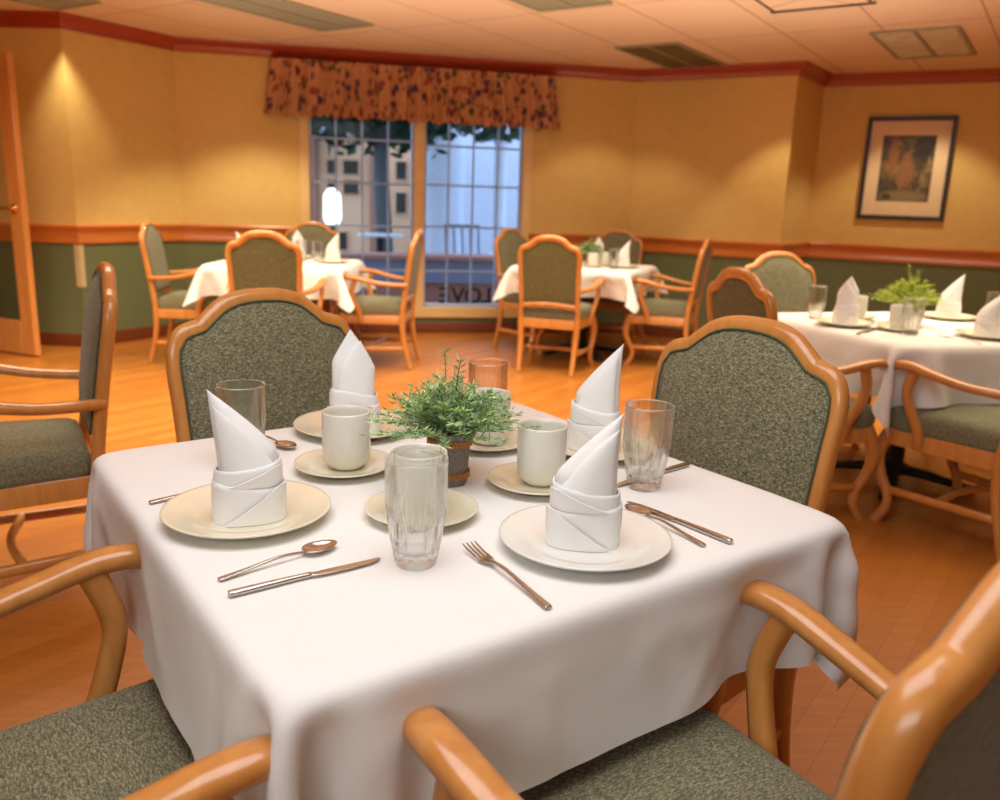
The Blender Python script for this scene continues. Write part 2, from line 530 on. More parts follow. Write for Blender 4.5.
t = NT('pale_lens'); b = t.bsdf(Roughness=.25, Base__Color=rgb(168, 158, 122)); nz = t.noise(t.coords(), 9, 2)
t.l(t.ramp(nz.outputs['Fac'], [(.35, rgb(214, 214, 200)), (.7, rgb(242, 240, 226))]), b.inputs['Base Color']); M['lens'] = t.m
troffer(2.93, 6.38, 1.1, .52, 'ceiling light panel with pale ribbed lens above the picture', M['lens'], None)
troffer(1.33, 7.27, 1.15, .5, 'dark unlit ceiling light panel beyond the window valance on its right', M['lens_dark'], None)
troffer(-1.72, 5.70, 1.9, .5, 'long grey ceiling light panel in front of the window valance', M['grille'], None)
troffer(-3.25, 5.55, 1.2, .5, 'grey ceiling light panel at the top left, beside the open door', M['grille'], None)
troffer(.06, 5.11, 1.15, .5, 'grey ceiling light panel cut by the top of the frame at the centre', M['grille'], None)
vt = thing('ceiling_vent', 'long slotted air vent in the ceiling tiles', 'vent', (1.67, 5.13, HC), GA)
mb = MB(); mb.box((0, 0, -.004), (.6, .6, .008), bev=.002); mb.build('face_plate', M['ceiling'], vt, False)
mb = MB()
for sx, sy, dx, dy in ((0, -.28, .6, .012), (.28, 0, .02, .6), (-.28, 0, .008, .6), (0, .28, .6, .008)): mb.box((sx, sy, -.012), (dx, dy, .010))
mb.build('slot', M['frame_black'], vt, False)

# picture on the right wall
E_, F_ = PL['E'], PL['F']; d_ = (Vector((*F_, 0)) - Vector((*E_, 0))).normalized(); PANG = math.atan2(d_.y, d_.x)
pc = on(E_, F_, .75, .016, 1.588)
pic = thing('picture_frame', 'dark framed print of a garden scene with wide cream mat on right wall', 'picture', pc, PANG)
pw, ph_ = .70, .87
mb = MB()
for x, z, dx, dz in ((0, ph_ / 2 - .018, pw, .036), (0, -ph_ / 2 + .018, pw, .036), (pw / 2 - .018, 0, .036, ph_), (-pw / 2 + .018, 0, .036, ph_)):
    mb.box((x, -.005, z), (dx, .035, dz), bev=.006)
mb.build('frame', M['frame_black'], pic, False)
mb = MB()
for x, z, dx, dz in ((0, ph_ / 2 - .09, pw - .06, .13), (0, -ph_ / 2 + .09, pw - .06, .13), (pw / 2 - .085, 0, .11, ph_ - .31), (-pw / 2 + .085, 0, .11, ph_ - .31)):
    mb.box((x, .002, z), (dx, .008, dz))
mb.build('mat', M['matboard'], pic, False)
t = NT('garden_print'); b = t.bsdf(Roughness=.4)
v = t.coords((1, 1, 1)); sx = t.n('ShaderNodeSeparateXYZ'); t.l(v, sx.inputs[0])
nz = t.noise(v, 9, 4, .6, 1.2)
base = t.ramp(nz.outputs['Fac'], [(.3, rgb(44, 38, 18)), (.5, rgb(92, 76, 40)), (.66, rgb(150, 124, 80))])


def blob(cx, cz, rx, rz, c, prev, hard=.25):
    a = t.n('ShaderNodeMath', _operation='SUBTRACT'); t.l(sx.outputs[0], a.inputs[0]); a.inputs[1].default_value = cx
    a2 = t.n('ShaderNodeMath', _operation='DIVIDE'); t.l(a.outputs[0], a2.inputs[0]); a2.inputs[1].default_value = rx
    c_ = t.n('ShaderNodeMath', _operation='SUBTRACT'); t.l(sx.outputs[2], c_.inputs[0]); c_.inputs[1].default_value = cz
    c2 = t.n('ShaderNodeMath', _operation='DIVIDE'); t.l(c_.outputs[0], c2.inputs[0]); c2.inputs[1].default_value = rz
    cb = t.n('ShaderNodeCombineXYZ'); t.l(a2.outputs[0], cb.inputs[0]); t.l(c2.outputs[0], cb.inputs[1])
    ln = t.n('ShaderNodeVectorMath', _operation='LENGTH'); t.l(cb.outputs[0], ln.inputs[0])
    ad = t.n('ShaderNodeMath', _operation='MULTIPLY_ADD'); t.l(nz.outputs['Fac'], ad.inputs[0]); ad.inputs[1].default_value = .5; t.l(ln.outputs['Value'], ad.inputs[2])
    m_ = t.ramp(ad.outputs[0], [(max(0, .95 - hard), (.85,) * 3 + (1,)), (1.0, (0, 0, 0, 1))])
    mx = t.n('ShaderNodeMixRGB'); t.l(m_, mx.inputs[0]); t.l(prev, mx.inputs[1]); mx.inputs[2].default_value = c
    return mx.outputs[0]


base = blob(.13, .18, .14, .22, rgb(34, 22, 10), base)
base = blob(-.11, .12, .06, .32, rgb(150, 92, 40), base)
base = blob(-.19, .16, .06, .2, rgb(70, 62, 22), base)
base = blob(.0, -.04, .11, .2, rgb(148, 98, 58), base)
base = blob(.0, .1, .05, .06, rgb(140, 84, 48), base)
base = blob(.0, -.24, .3, .09, rgb(140, 122, 80), base)
base = blob(-.13, -.24, .06, .04, rgb(40, 44, 26), base)
t.l(base, b.inputs['Base Color']); M['print'] = t.m
mb = MB(); mb.box((0, .004, 0), (pw - .2, .004, ph_ - .22)); mb.build('print', M['print'], pic, False)

# pale corner guard on the left corner
mb = MB()
for k, (pa, pb) in enumerate(((PL['L'], A_), (A_, PL['B']))):
    L_ = (Vector((*pb, 0)) - Vector((*pa, 0))).length
    c = on(pa, pb, L_ - .016 if k == 0 else .016, .004, .62)
    dd = Vector((*pb, 0)) - Vector((*pa, 0)); mb.box(c, (.036, .006, .32), math.atan2(dd.y, dd.x))
tag(mb.build('corner_guard', M['pale'], None, False), 'pale corner guard strip on the green lower wall beside the door', 'corner guard')

# open glazed door at the far left
DX = Vector((-3.325, 5.9, 0)); dd = (Vector((-3.708, 6.073, 0)) - DX).normalized(); DANG = math.atan2(dd.y, dd.x)
door = thing('door_1', None, None, DX, DANG); door['kind'] = 'structure'
DW, DH = .92, 2.05
mb = MB()
for x0, x1, z0, z1 in ((0, .13, .01, DH), (DW - .13, DW, .01, DH), (.13, DW - .13, .01, .25), (.13, DW - .13, DH - .14, DH)):
    mb.box(((x0 + x1) / 2, 0, (z0 + z1) / 2), (x1 - x0, .045, z1 - z0), bev=.003)
mb.build('door_leaf', M['door'], door, False)
mb = MB(); mb.box((DW / 2, 0, 1.08), (DW - .25, .008, DH - .37)); mb.build('door_glass', M['pane'], door, False)
h = MB()
for sgn in (-1, 1):
    h.lathe([(.0, 0), (.03, 0), (.03, .008), (.012, .012), (.012, .03), (0, .03)], (0, 0, 0), 16)
    n_ = len(h.v) - 16 * 6
    for i in range(n_, len(h.v)):
        x, y, z = h.v[i]; h.v[i] = (.07 + x, sgn * (.023 + z), 1.04 + y)
    h.tube([(.07, sgn * .055, 1.04), (.11, sgn * .06, 1.042), (.19, sgn * .06, 1.036)], [(.011, .009)] * 3, seg=8)
    h.tube([(.07, sgn * .03, 1.04), (.07, sgn * .06, 1.04)], .011, seg=8)
h.build('door_handle', M['brass'], door)


# ---------------------------------------------------------------- chair
def yb(z):       # rake of the back
    if z < .36: return -.232 + .02 * ((.36 - z) / .36) * 0 - .06 * max(0, (.2 - z) / .2) ** 1.5
    return -.232 - .12 * max(0, z - .40) - .05 * max(0, z - .40) ** 2


CREST = [(.204, .50), (.206, .62), (.210, .74), (.213, .81), (.209, .856), (.193, .886), (.168, .896), (.146, .902), (.122, .922), (.090, .946), (.047, .959), (0, .962)]
CR = cr(CREST, 6)


def crest_z(x):
    x = abs(x)
    pts = [(p[0], p[1]) for p in CR if p[1] > .845][::-1]
    for (xa, za), (xb, zb) in zip(pts[:-1], pts[1:]):
        if xa <= x <= xb: return za + (zb - za) * (x - xa) / max(1e-6, xb - xa)
    return pts[-1][1]


def half_w(z):
    pts = [(.2, .30)] + [(p[0], p[1]) for p in CR if p[1] <= .83]
    for (xa, za), (xb, zb) in zip(pts[:-1], pts[1:]):
        if za <= z <= zb: return xa + (xb - xa) * (z - za) / (zb - za)
    return .21


def back_panel(front):
    nu, nv = 26, 24; rows = []
    Z0 = .505
    for j in range(nv + 1):
        v = j / nv; row = []
        for i in range(nu + 1):
            u = -1 + 2 * i / nu
            wz = half_w(Z0 + .33 * v) - .011
            x = u * (wz + .008)
            zt = crest_z(x) - (.002 if front else .012)
            z = Z0 + v * (zt - Z0)
            e = (1 - abs(u) ** 5) * (1 - abs(2 * v - 1) ** 5)
            if front: y = yb(z) + .017 + .020 * e
            else: y = yb(z) - .006 - .008 * e
            row.append((x, y, z))
        rows.append(row)
    return rows


def rrect(w0, w1, y0, y1, r, n=8):
    """rounded trapezoid outline, back width w0 at y0, front width w1 at y1"""
    cs = [(w1 / 2 - r, y1 - r, 0, r), (-w1 / 2 + r, y1 - r, 90, r), (-w0 / 2 + .03, y0 + .03, 180, .03), (w0 / 2 - .03, y0 + .03, 270, .03)]
    out = []
    for cx, cy, a0, rr in cs:
        for k in range(n + 1):
            a = R(a0 + 90 * k / n); out.append((cx + rr * cos(a), cy + rr * sin(a)))
    # densify straight runs
    res = []
    for i, p in enumerate(out):
        q = out[(i + 1) % len(out)]; res.append(p)
        L = math.dist(p, q)
        for k in range(1, int(L / .04) + 1):
            tt = k / (int(L / .04) + 1); res.append((p[0] + (q[0] - p[0]) * tt, p[1] + (q[1] - p[1]) * tt))
    return res


ARM = [(.214, -.262, .602, .017, .016), (.234, -.20, .604, .021, .016), (.263, -.10, .612, .024, .016), (.281, 0, .630, .025, .017), (.288, .09, .650, .026, .018), (.285, .15, .652, .024, .018), (.277, .175, .640, .019, .016)]


def make_chair():
    root = thing('dining_chair', 'x', 'chair')
    W = M['wood']
    # seat
    ol = rrect(.42, .50, -.222, .235, .07)
    cx = sum(p[0] for p in ol) / len(ol); cy = 0.005
    prof = [(0, .490), (.3, .489), (.55, .486), (.75, .481), (.88, .473), (.95, .463), (.985, .449), (1.0, .432), (1.0, .406), (.985, .390), (.95, .384), (0, .384)]
    rows = [[(cx + (x - cx) * k, cy + (y - cy) * k, z) for x, y in ol] for k, z in prof]
    MB().grid(rows, cv=True).build('seat', M['fabric'], root)
    # seat frame
    ol2 = rrect(.425, .485, -.238, .225, .05)
    mb = MB(); rows = []
    for k, z in ((1, .326), (1, .384), (.985, .390), (.88, .390), (.88, .326), (1, .326)):
        rows.append([(x * k, y * k, z) for x, y in ol2])
    mb.grid(rows, cv=True); mb.build('seat_frame', W, root, angle=40)
    # back frame
    pts = [(x, yb(z), z) for x, z in [(.207, .40), (.209, .45)] + [(p[0], p[1]) for p in CR]]
    path = pts + [(-x, y, z) for x, y, z in pts[-2::-1]]
    rad = []
    for x, y, z in path:
        k = 0.019
        if z > .86: k = .019 + .004 * min(1, max(0, (z - .86) / .05))
        if z < .6: k = .016 + .003 * max(0, (z - .40) / .2)
        rad.append((k, .019))
    MB().tube(path, rad, up=(0, 1, .2), seg=14, sq=2.4).build('back_frame', W, root)
    # upholstered panel, piping, rear cloth
    fr = back_panel(True)
    bk = [[(x, y - .0 - .02, z) for x, y, z in row] for row in fr]
    mb = MB(); mb.grid(fr)
    br = MB(); br.grid(fr)
    edge = fr[0] + [r[-1] for r in fr[1:]] + fr[-1][-2::-1] + [r[0] for r in fr[-2:0:-1]]
    br.grid([edge, [(x, y - .022, z) for x, y, z in edge]], cv=True)
    bo = br.build('backrest', M['fabric'], root)
    pp = [(x * .985, y + .005, z - (.003 if z > .7 else -.003)) for x, y, z in edge]
    MB().tube(pp, .0024, up=(0, 1, 0), seg=6, closed=True).build('piping', M['piping'], bo)
    rb = back_panel(False)
    mb = MB(); mb.grid(rb); edge = rb[0] + [r[-1] for r in rb[1:]] + rb[-1][-2::-1] + [r[0] for r in rb[-2:0:-1]]
    mb.grid([edge, [(x, y + .010, z) for x, y, z in edge]], cv=True)
    mb.build('back_panel', M['fabric_back'], root, label='plain olive cloth on the rear of the back')
    pts = cr([(-.208, yb(.485), .485), (0, yb(.49) - .006, .497), (.208, yb(.485), .485)], 6)
    MB().tube(pts, [(.013, .019)] * len(pts), up=(0, 0, 1), seg=10, sq=2.6).build('back_rail', W, root)
    for s in (-1, 1):
        p = cr([(s * .196, -.292, .004, .0165), (s * .198, -.262, .12, .0175), (s * .202, -.238, .24, .0195), (s * .206, -.232, .34, .0205), (s * .207, yb(.42), .42, .018)], 5)
        MB().tube([q[:3] for q in p], [(q[3], q[3] * 1.08) for q in p], up=(1, 0, 0), seg=10, sq=2.5, cap=False).build('leg', W, root)
        p = cr([(s * .222, .185, .385, .026), (s * .232, .208, .33, .027), (s * .237, .222, .27, .025), (s * .235, .205, .20, .0215), (s * .230, .168, .13, .019), (s * .230, .160, .08, .018), (s * .234, .178, .035, .019), (s * .236, .198, .003, .020)], 5)
        MB().tube([q[:3] for q in p], [(q[3], q[3]) for q in p], up=(1, 0, 0), seg=12, cap=True).build('leg', W, root)
        p = cr([(s * q[0], q[1], q[2], q[3], q[4]) for q in ARM], 6)
        MB().tube([q[:3] for q in p], [(q[3], q[4]) for q in p], up=(0, 0, 1), seg=14, sq=2.4).build('armrest', W, root)
        p = cr([(s * .236, .065, .335, .020), (s * .246, .066, .40, .020), (s * .264, .096, .48, .019), (s * .275, .113, .55, .019), (s * .281, .096, .615, .020), (s * .284, .082, .65, .022)], 5)
        MB().tube([q[:3] for q in p], [(q[3], .0155) for q in p], up=(1, 0, 0), seg=10, sq=2.8, cap=False).build('arm_post', W, root)
        MB().tube([(s * .231, .17, .14), (s * .216, -.04, .145), (s * .2, -.255, .15)], [(.0125, .0165)] * 3, up=(0, 0, 1), seg=10, sq=2.6).build('stretcher', W, root)
    p = cr([(-.216, -.03, .145), (0, .005, .147), (.216, -.03, .145)], 5)
    MB().tube(p, [(.0125, .0155)] * len(p), up=(0, 0, 1), seg=10, sq=2.6).build('stretcher', W, root)
    return root


chair0 = make_chair()
chair_used = [False]
CHAIRS = {}


def face(gx, gy): return math.atan2(-gx, gy)


def place_chair(key, x, y, rz, label, group=None):
    if not chair_used[0]: c = chair0; chair_used[0] = True
    else: c = copy_tree(chair0)
    c.location = (x, y, 0); c.rotation_euler = (0, 0, rz)
    tag(c, label, 'chair', group)
    CHAIRS[key] = (x, y, rz)
    return c


NT_C, NT_Y = (-.0923, 1.3792), .6244


def tl(c, yaw, x, y): return (c[0] + x * cos(yaw) - y * sin(yaw), c[1] + x * sin(yaw) + y * cos(yaw))


NG = 'armchairs around the near table'
cx, cy = tl(NT_C, NT_Y, -.634, -.165)
place_chair('C', cx, cy, NT_Y - pi / 2, 'green armchair at the bottom left, seat in full view beside the near tablecloth', NG)
cx, cy = tl(NT_C, NT_Y, -.036, -.630)
place_chair('D', cx, cy, NT_Y + R(2), 'green armchair closest to the camera, its wooden back corner at the bottom right', NG)
place_chair('A', -.372, 1.72, face(.63, -.777), 'green armchair behind the near table, facing us, left of the two tall backs', NG)
place_chair('B', .285, 1.535, face(-.77, -.64), 'green armchair on the far right side of the near table, behind the fluted glass', NG)
place_chair('E', -1.465, 2.36, face(-.86, -.51), 'armchair at the left edge turned away to the left, back seen edge on')
LT_C, LT_Y = (-1.577, 6.118), .005
MT_C, MT_Y = (.649, 6.756), -.387
RT_C, RT_Y = (1.823, 3.699), .2975
g_ = 'armchairs around the left back table'
place_chair('F', -2.22, 6.05, face(1, .12), 'armchair on the left of the left back table, facing right by the green wall', g_)
place_chair('G', -1.475, 5.42, face(-.05, 1), 'armchair on the near side of the left back table, seen from behind', g_)
place_chair('H', -.93, 6.10, face(-1, .06), 'armchair in side view in front of the window, right of the left back table', g_)
place_chair('I', -1.60, 6.74, face(0, -1), 'armchair on the window side of the left back table, behind the napkins', g_)
g_ = 'armchairs around the table right of the window'
place_chair('K', .40, 6.16, face(.30, .95), 'armchair with whole olive back and rear legs seen from behind, right of the window', g_)
place_chair('L', 1.24, 6.53, face(-.93, .37), 'armchair in side view facing left, between the mid table and the green wall', g_)
place_chair('J', .29, 7.0, face(.82, -.57), 'armchair against the right window edge, partly behind the chair seen from behind', g_)
place_chair('M', .90, 7.36, face(-.37, -.93), 'dark armchair back in shadow on the far side of the mid table', g_)
g_ = 'armchairs around the right table'
place_chair('N', 1.20, 3.34, face(.956, .293), 'armchair with rear of low back showing just above the big right-hand chair', g_)
place_chair('O', 1.585, 4.33, face(.293, -.956), 'armchair facing us on the wall side of the right table, half behind another back', g_)
place_chair('P', 1.83, 3.13, face(-.5, .866), 'armchair at the right edge with green seat and arm below the right tablecloth', g_)
place_chair('Q', 2.52, 4.12, face(-.85, -.52), 'armchair cut by the right frame edge beyond the right table', g_)


# ---------------------------------------------------------------- tables and cloths
def make_table(c, yaw, label):
    r = thing('dining_table', label, 'table', (c[0], c[1], 0), yaw, 'square pedestal dining tables')
    mb = MB(); mb.box((0, 0, T - .024), (S - .06, S - .06, .028), bev=.01); mb.build('tabletop', M['tabletop'], r, False)
    mb = MB(); mb.lathe([(0, .05), (.075, .05), (.075, .075), (.042, .095), (.04, .3), (.04, .64), (.06, .665), (.12, .683), (0, .683)], seg=24); mb.build('column', M['black'], r, angle=40)
    for k in range(4):
        a = pi / 4 + k * pi / 2
        p = [(cos(a) * q, sin(a) * q, z) for q, z in ((.03, .062), (.12, .055), (.24, .035), (.335, .018))]
        MB().tube(p, [(.034, .022), (.032, .02), (.03, .016), (.032, .014)], up=(0, 0, 1), seg=10, sq=3).build('foot', M['black'], r)
    return r


make_table(NT_C, NT_Y, 'square table in the foreground under the largest white tablecloth')
make_table(LT_C, LT_Y, 'square table in front of the window on the left, under its cloth')
make_table(MT_C, MT_Y, 'square table right of the window, under its cloth')
make_table(RT_C, RT_Y, 'square table on the right with black pedestal feet, under its cloth')


def drape(o_, n, caps, steps=105, iters=14, seed=1, shift=(0, 0), gap=.01):
    """let a square cloth fall over the table: position based, pinned on the flat top"""
    s = S / 2 + .008; Hh = s + o_
    xs = np.linspace(-Hh, Hh, n); X, Y = np.meshgrid(xs, xs, indexing='ij')
    rg = np.random.default_rng(seed)
    P = np.stack([X + shift[0], Y + shift[1], np.full_like(X, T)], -1)
    ov = np.maximum(np.maximum(abs(P[..., 0]) - s, abs(P[..., 1]) - s), 0)
    P[..., 2] -= ov * .35
    P[..., 2] += (ov > 0) * rg.normal(0, .0015, X.shape)
    pin = (abs(P[..., 0]) < s - .012) & (abs(P[..., 1]) < s - .012)
    wgt = np.where(pin, 0., 1.)[..., None]
    h = xs[1] - xs[0]; Q = P.copy()
    sl = []

    def add(di, dj, L, k):
        for par in (0, 1):
            st = max(abs(di), abs(dj))
            idx = np.arange(n)
            if di:
                i0 = idx[(idx // st) % 2 == par]; i0 = i0[(i0 + di < n)]
                j0 = idx[(idx + dj < n) & (idx + dj >= 0)]
            else:
                i0 = idx; j0 = idx[(idx // st) % 2 == par]; j0 = j0[j0 + dj < n]
            sl.append((np.ix_(i0, j0), np.ix_(i0 + di, j0 + dj), L, k))
    add(1, 0, h, 1); add(0, 1, h, 1)
    add(1, 1, h * 2 ** .5, .6); add(1, -1, h * 2 ** .5, .6)
    add(2, 0, 2 * h, .3); add(0, 2, 2 * h, .3)
    dt = 1 / 50
    th = .036; rr = .012
    for it in range(steps):
        V = (P - Q) * .965
        Q = P.copy()
        P = P + wgt * V; P[..., 2] -= wgt[..., 0] * 9.8 * dt * dt * .5
        for _ in range(iters):
            for a, b_, L, k in sl:
                pa, pb = P[a], P[b_]; wa, wb = wgt[a], wgt[b_]
                d = pb - pa; ln = np.linalg.norm(d, axis=-1, keepdims=True) + 1e-9
                ws = wa + wb; ws[ws == 0] = 1
                cor = d * ((ln - L) / ln * k) / ws
                P[a] = pa + cor * wa; P[b_] = pb - cor * wb
            # table top (rounded slab)
            q = np.stack([abs(P[..., 0]) - s + rr, abs(P[..., 1]) - s + rr, abs(P[..., 2] - (T - th / 2)) - th / 2 + rr], -1)
            qp = np.maximum(q, 0); ql = np.linalg.norm(qp, axis=-1)
            inside = (ql < rr + .001) & (ql > 1e-9) & ~pin
            if inside.any():
                dirs = qp / np.maximum(ql, 1e-9)[..., None] * np.sign(P - np.array([0, 0, T - th / 2]))
                P[inside] += (dirs * (rr + .001 - ql)[..., None])[inside]
            deep = (ql <= 1e-9) & ~pin
            if deep.any(): P[..., 2][deep] = T + .001
            back = .24 * max(0., 1 - max(0, it - 55) / 38) + gap
            for a, b_, r, out in (caps if it > 55 else ()):
                a = a + out * back; b_ = b_ + out * back
                ab = b_ - a; tt = np.clip(((P - a) @ ab) / (ab @ ab), 0, 1)[..., None]
                dv = P - (a + tt * ab); dl = np.linalg.norm(dv, axis=-1)
                hit = (dl < r) & ~pin
                if hit.any(): P[hit] += (dv / np.maximum(dl, 1e-6)[..., None] * (r - dl)[..., None])[hit]
            P[..., 2] = np.maximum(P[..., 2], .02)
    return P


def arm_caps(keys, c, yaw):
    caps = []
    for k in keys:
        x, y, rz = CHAIRS[k]
        outv = np.array([cos(rz - yaw - pi / 2), sin(rz - yaw - pi / 2), 0])
        for s in (-1, 1):
            pts = [(s * q[0], q[1], q[2]) for q in ARM]
            pl = []
            for px, py, pz in pts:
                wx, wy = x + px * cos(rz) - py * sin(rz), y + px * sin(rz) + py * cos(rz)
                dx, dy = wx - c[0], wy - c[1]
                pl.append(np.array([dx * cos(yaw) + dy * sin(yaw), -dx * sin(yaw) + dy * cos(yaw), pz]))
            for a, b_ in zip(pl[2:-1], pl[3:]): caps.append((a, b_, .026, outv))
            caps.append((pl[5] + np.array([0, 0, -.02]), pl[5] + np.array([0, 0, -.25]), .024, outv))
    return caps


def make_cloth(c, yaw, label, keys, n, o_=.195, seed=1, shift=(0, 0), gap=.01):
    P = drape(o_, n, arm_caps(keys, c, yaw), seed=seed, shift=shift, gap=gap)
    # soft creases in the hanging part
    dX = np.gradient(P, axis=0); dY = np.gradient(P, axis=1); Nn = np.cross(dX, dY); Nn /= np.linalg.norm(Nn, axis=-1, keepdims=True) + 1e-9
    hang = np.clip((T - P[..., 2] - .02) / .06, 0, 1)
    I, J = np.meshgrid(np.linspace(0, 1, n), np.linspace(0, 1, n), indexing='ij')
    rg = np.random.default_rng(seed + 20); wv = np.zeros_like(I)
    for k in range(16):
        a = rg.uniform(0, pi); fq = rg.uniform(14, 30); x_ = (I * cos(a) + J * sin(a)) * fq + rg.uniform(0, 9) + .8 * np.sin(5 * I + 7 * J + k)
        env = np.clip(np.sin(I * rg.uniform(4, 9) + rg.uniform(0, 6)) * np.sin(J * rg.uniform(4, 9) + rg.uniform(0, 6)), 0, 1)
        wv += env * (1 - np.abs(np.sin(x_))) ** 3
    P = P + Nn * (wv * hang * .0042)[..., None]
    mb = MB(); mb.grid(P.tolist())
    o = mb.build('tablecloth', M['linen'], None)
    o.location = (c[0], c[1], .0006); o.rotation_euler = (0, 0, yaw)
    md = o.modifiers.new('smooth', 'SUBSURF'); md.levels = 1; md.render_levels = 1
    tag(o, label, 'tablecloth', 'white square tablecloths')
    return o


make_cloth(NT_C, NT_Y, 'white tablecloth on the foreground table, corner hanging towards us', 'ABCD', 76, seed=3, gap=.036)
make_cloth(LT_C, LT_Y, 'white tablecloth on the table in front of the window, left of centre', 'FGHI', 44, seed=4)
make_cloth(MT_C, MT_Y, 'white tablecloth on the table between window and right wall', 'JKLM', 44, seed=5)
make_cloth(RT_C, RT_Y, 'white tablecloth on the right table with long hanging corner', 'NOPQ', 50, .225, seed=6)


# ---------------------------------------------------------------- tableware
def make_plate(name, r, mat, z=1.0):
    prof = [(0, .004), (r * .55, .004), (r * .62, .007), (r * .70, .0125), (r * .82, .016), (r * .96, .0195), (r * .995, .0205), (r, .0185), (r * .98, .0165),
            (r * .80, .0105), (r * .64, .0045), (r * .58, .0), (r * .54, .0), (r * .53, .0018), (0, .0018)]
    o = MB().lathe([(a, b_ * z) for a, b_ in prof], seg=64).build(name, mat, None)
    return o


def make_mug():
    r = .0415
    prof = [(0, .0), (.026, .0), (.028, .0025), (.033, .006), (.0385, .013), (.041, .022), (r, .035), (r, .09), (r - .0008, .0925), (r - .0022, .093), (r - .0036, .0915),
            (r - .004, .085), (r - .004, .03), (r - .008, .012), (.02, .008), (0, .0075)]
    prof = [(a * 1.03, b_ * 1.12) for a, b_ in prof]
    root = MB().lathe(prof, seg=48).build('mug', M['mug'], None)
    p = cr([(r - .003, 0, .087), (r + .014, 0, .087), (r + .025, 0, .074), (r + .026, 0, .052), (r + .015, 0, .034), (r - .003, 0, .028)], 5)
    MB().tube(p, [(.0055, .0042)] * len(p), up=(0, 1, 0), seg=10, cap=False).build('handle', M['mug'], root)
    return root


def make_glass():
    Hh = .148
    prof = []
    n = 46

    def ro(z): return .0268 + .0142 * min(1, (z / .075)) ** .8 + .0005 * z / Hh
    for i in range(n + 1):
        z = Hh * i / n; prof.append((ro(z), z))
    seg = 112; nf = 14
    rows = []
    rows.append([(.0, 0, .002)] * seg)
    for r, z in prof:
        row = []
        a_ = max(0, min(1, (.088 - z) / .03)) * max(0, min(1, (z - .008) / .012))
        for k in range(seg):
            a = 2 * pi * k / seg
            fl_ = abs(cos(nf * a / 2)) ** .6
            rr = r * (1 - .085 * a_ * fl_)
            row.append((rr * cos(a), rr * sin(a), z))
        rows.append(row)
    th = .0019
    inn = [(ro(Hh) - .0006, Hh + .0009), (ro(Hh) - th, Hh)] + [(ro(Hh * i / n) - th - .0016 * max(0, 1 - Hh * i / n / .08), Hh * i / n) for i in range(n - 1, 5, -2)] + [(.016, .0165), (.0, .0155)]
    for r, z in inn: rows.append([(r * cos(2 * pi * k / seg), r * sin(2 * pi * k / seg), z) for k in range(seg)])
    return MB().grid(rows, cv=True).build('drinking_glass', M['glass'], None)


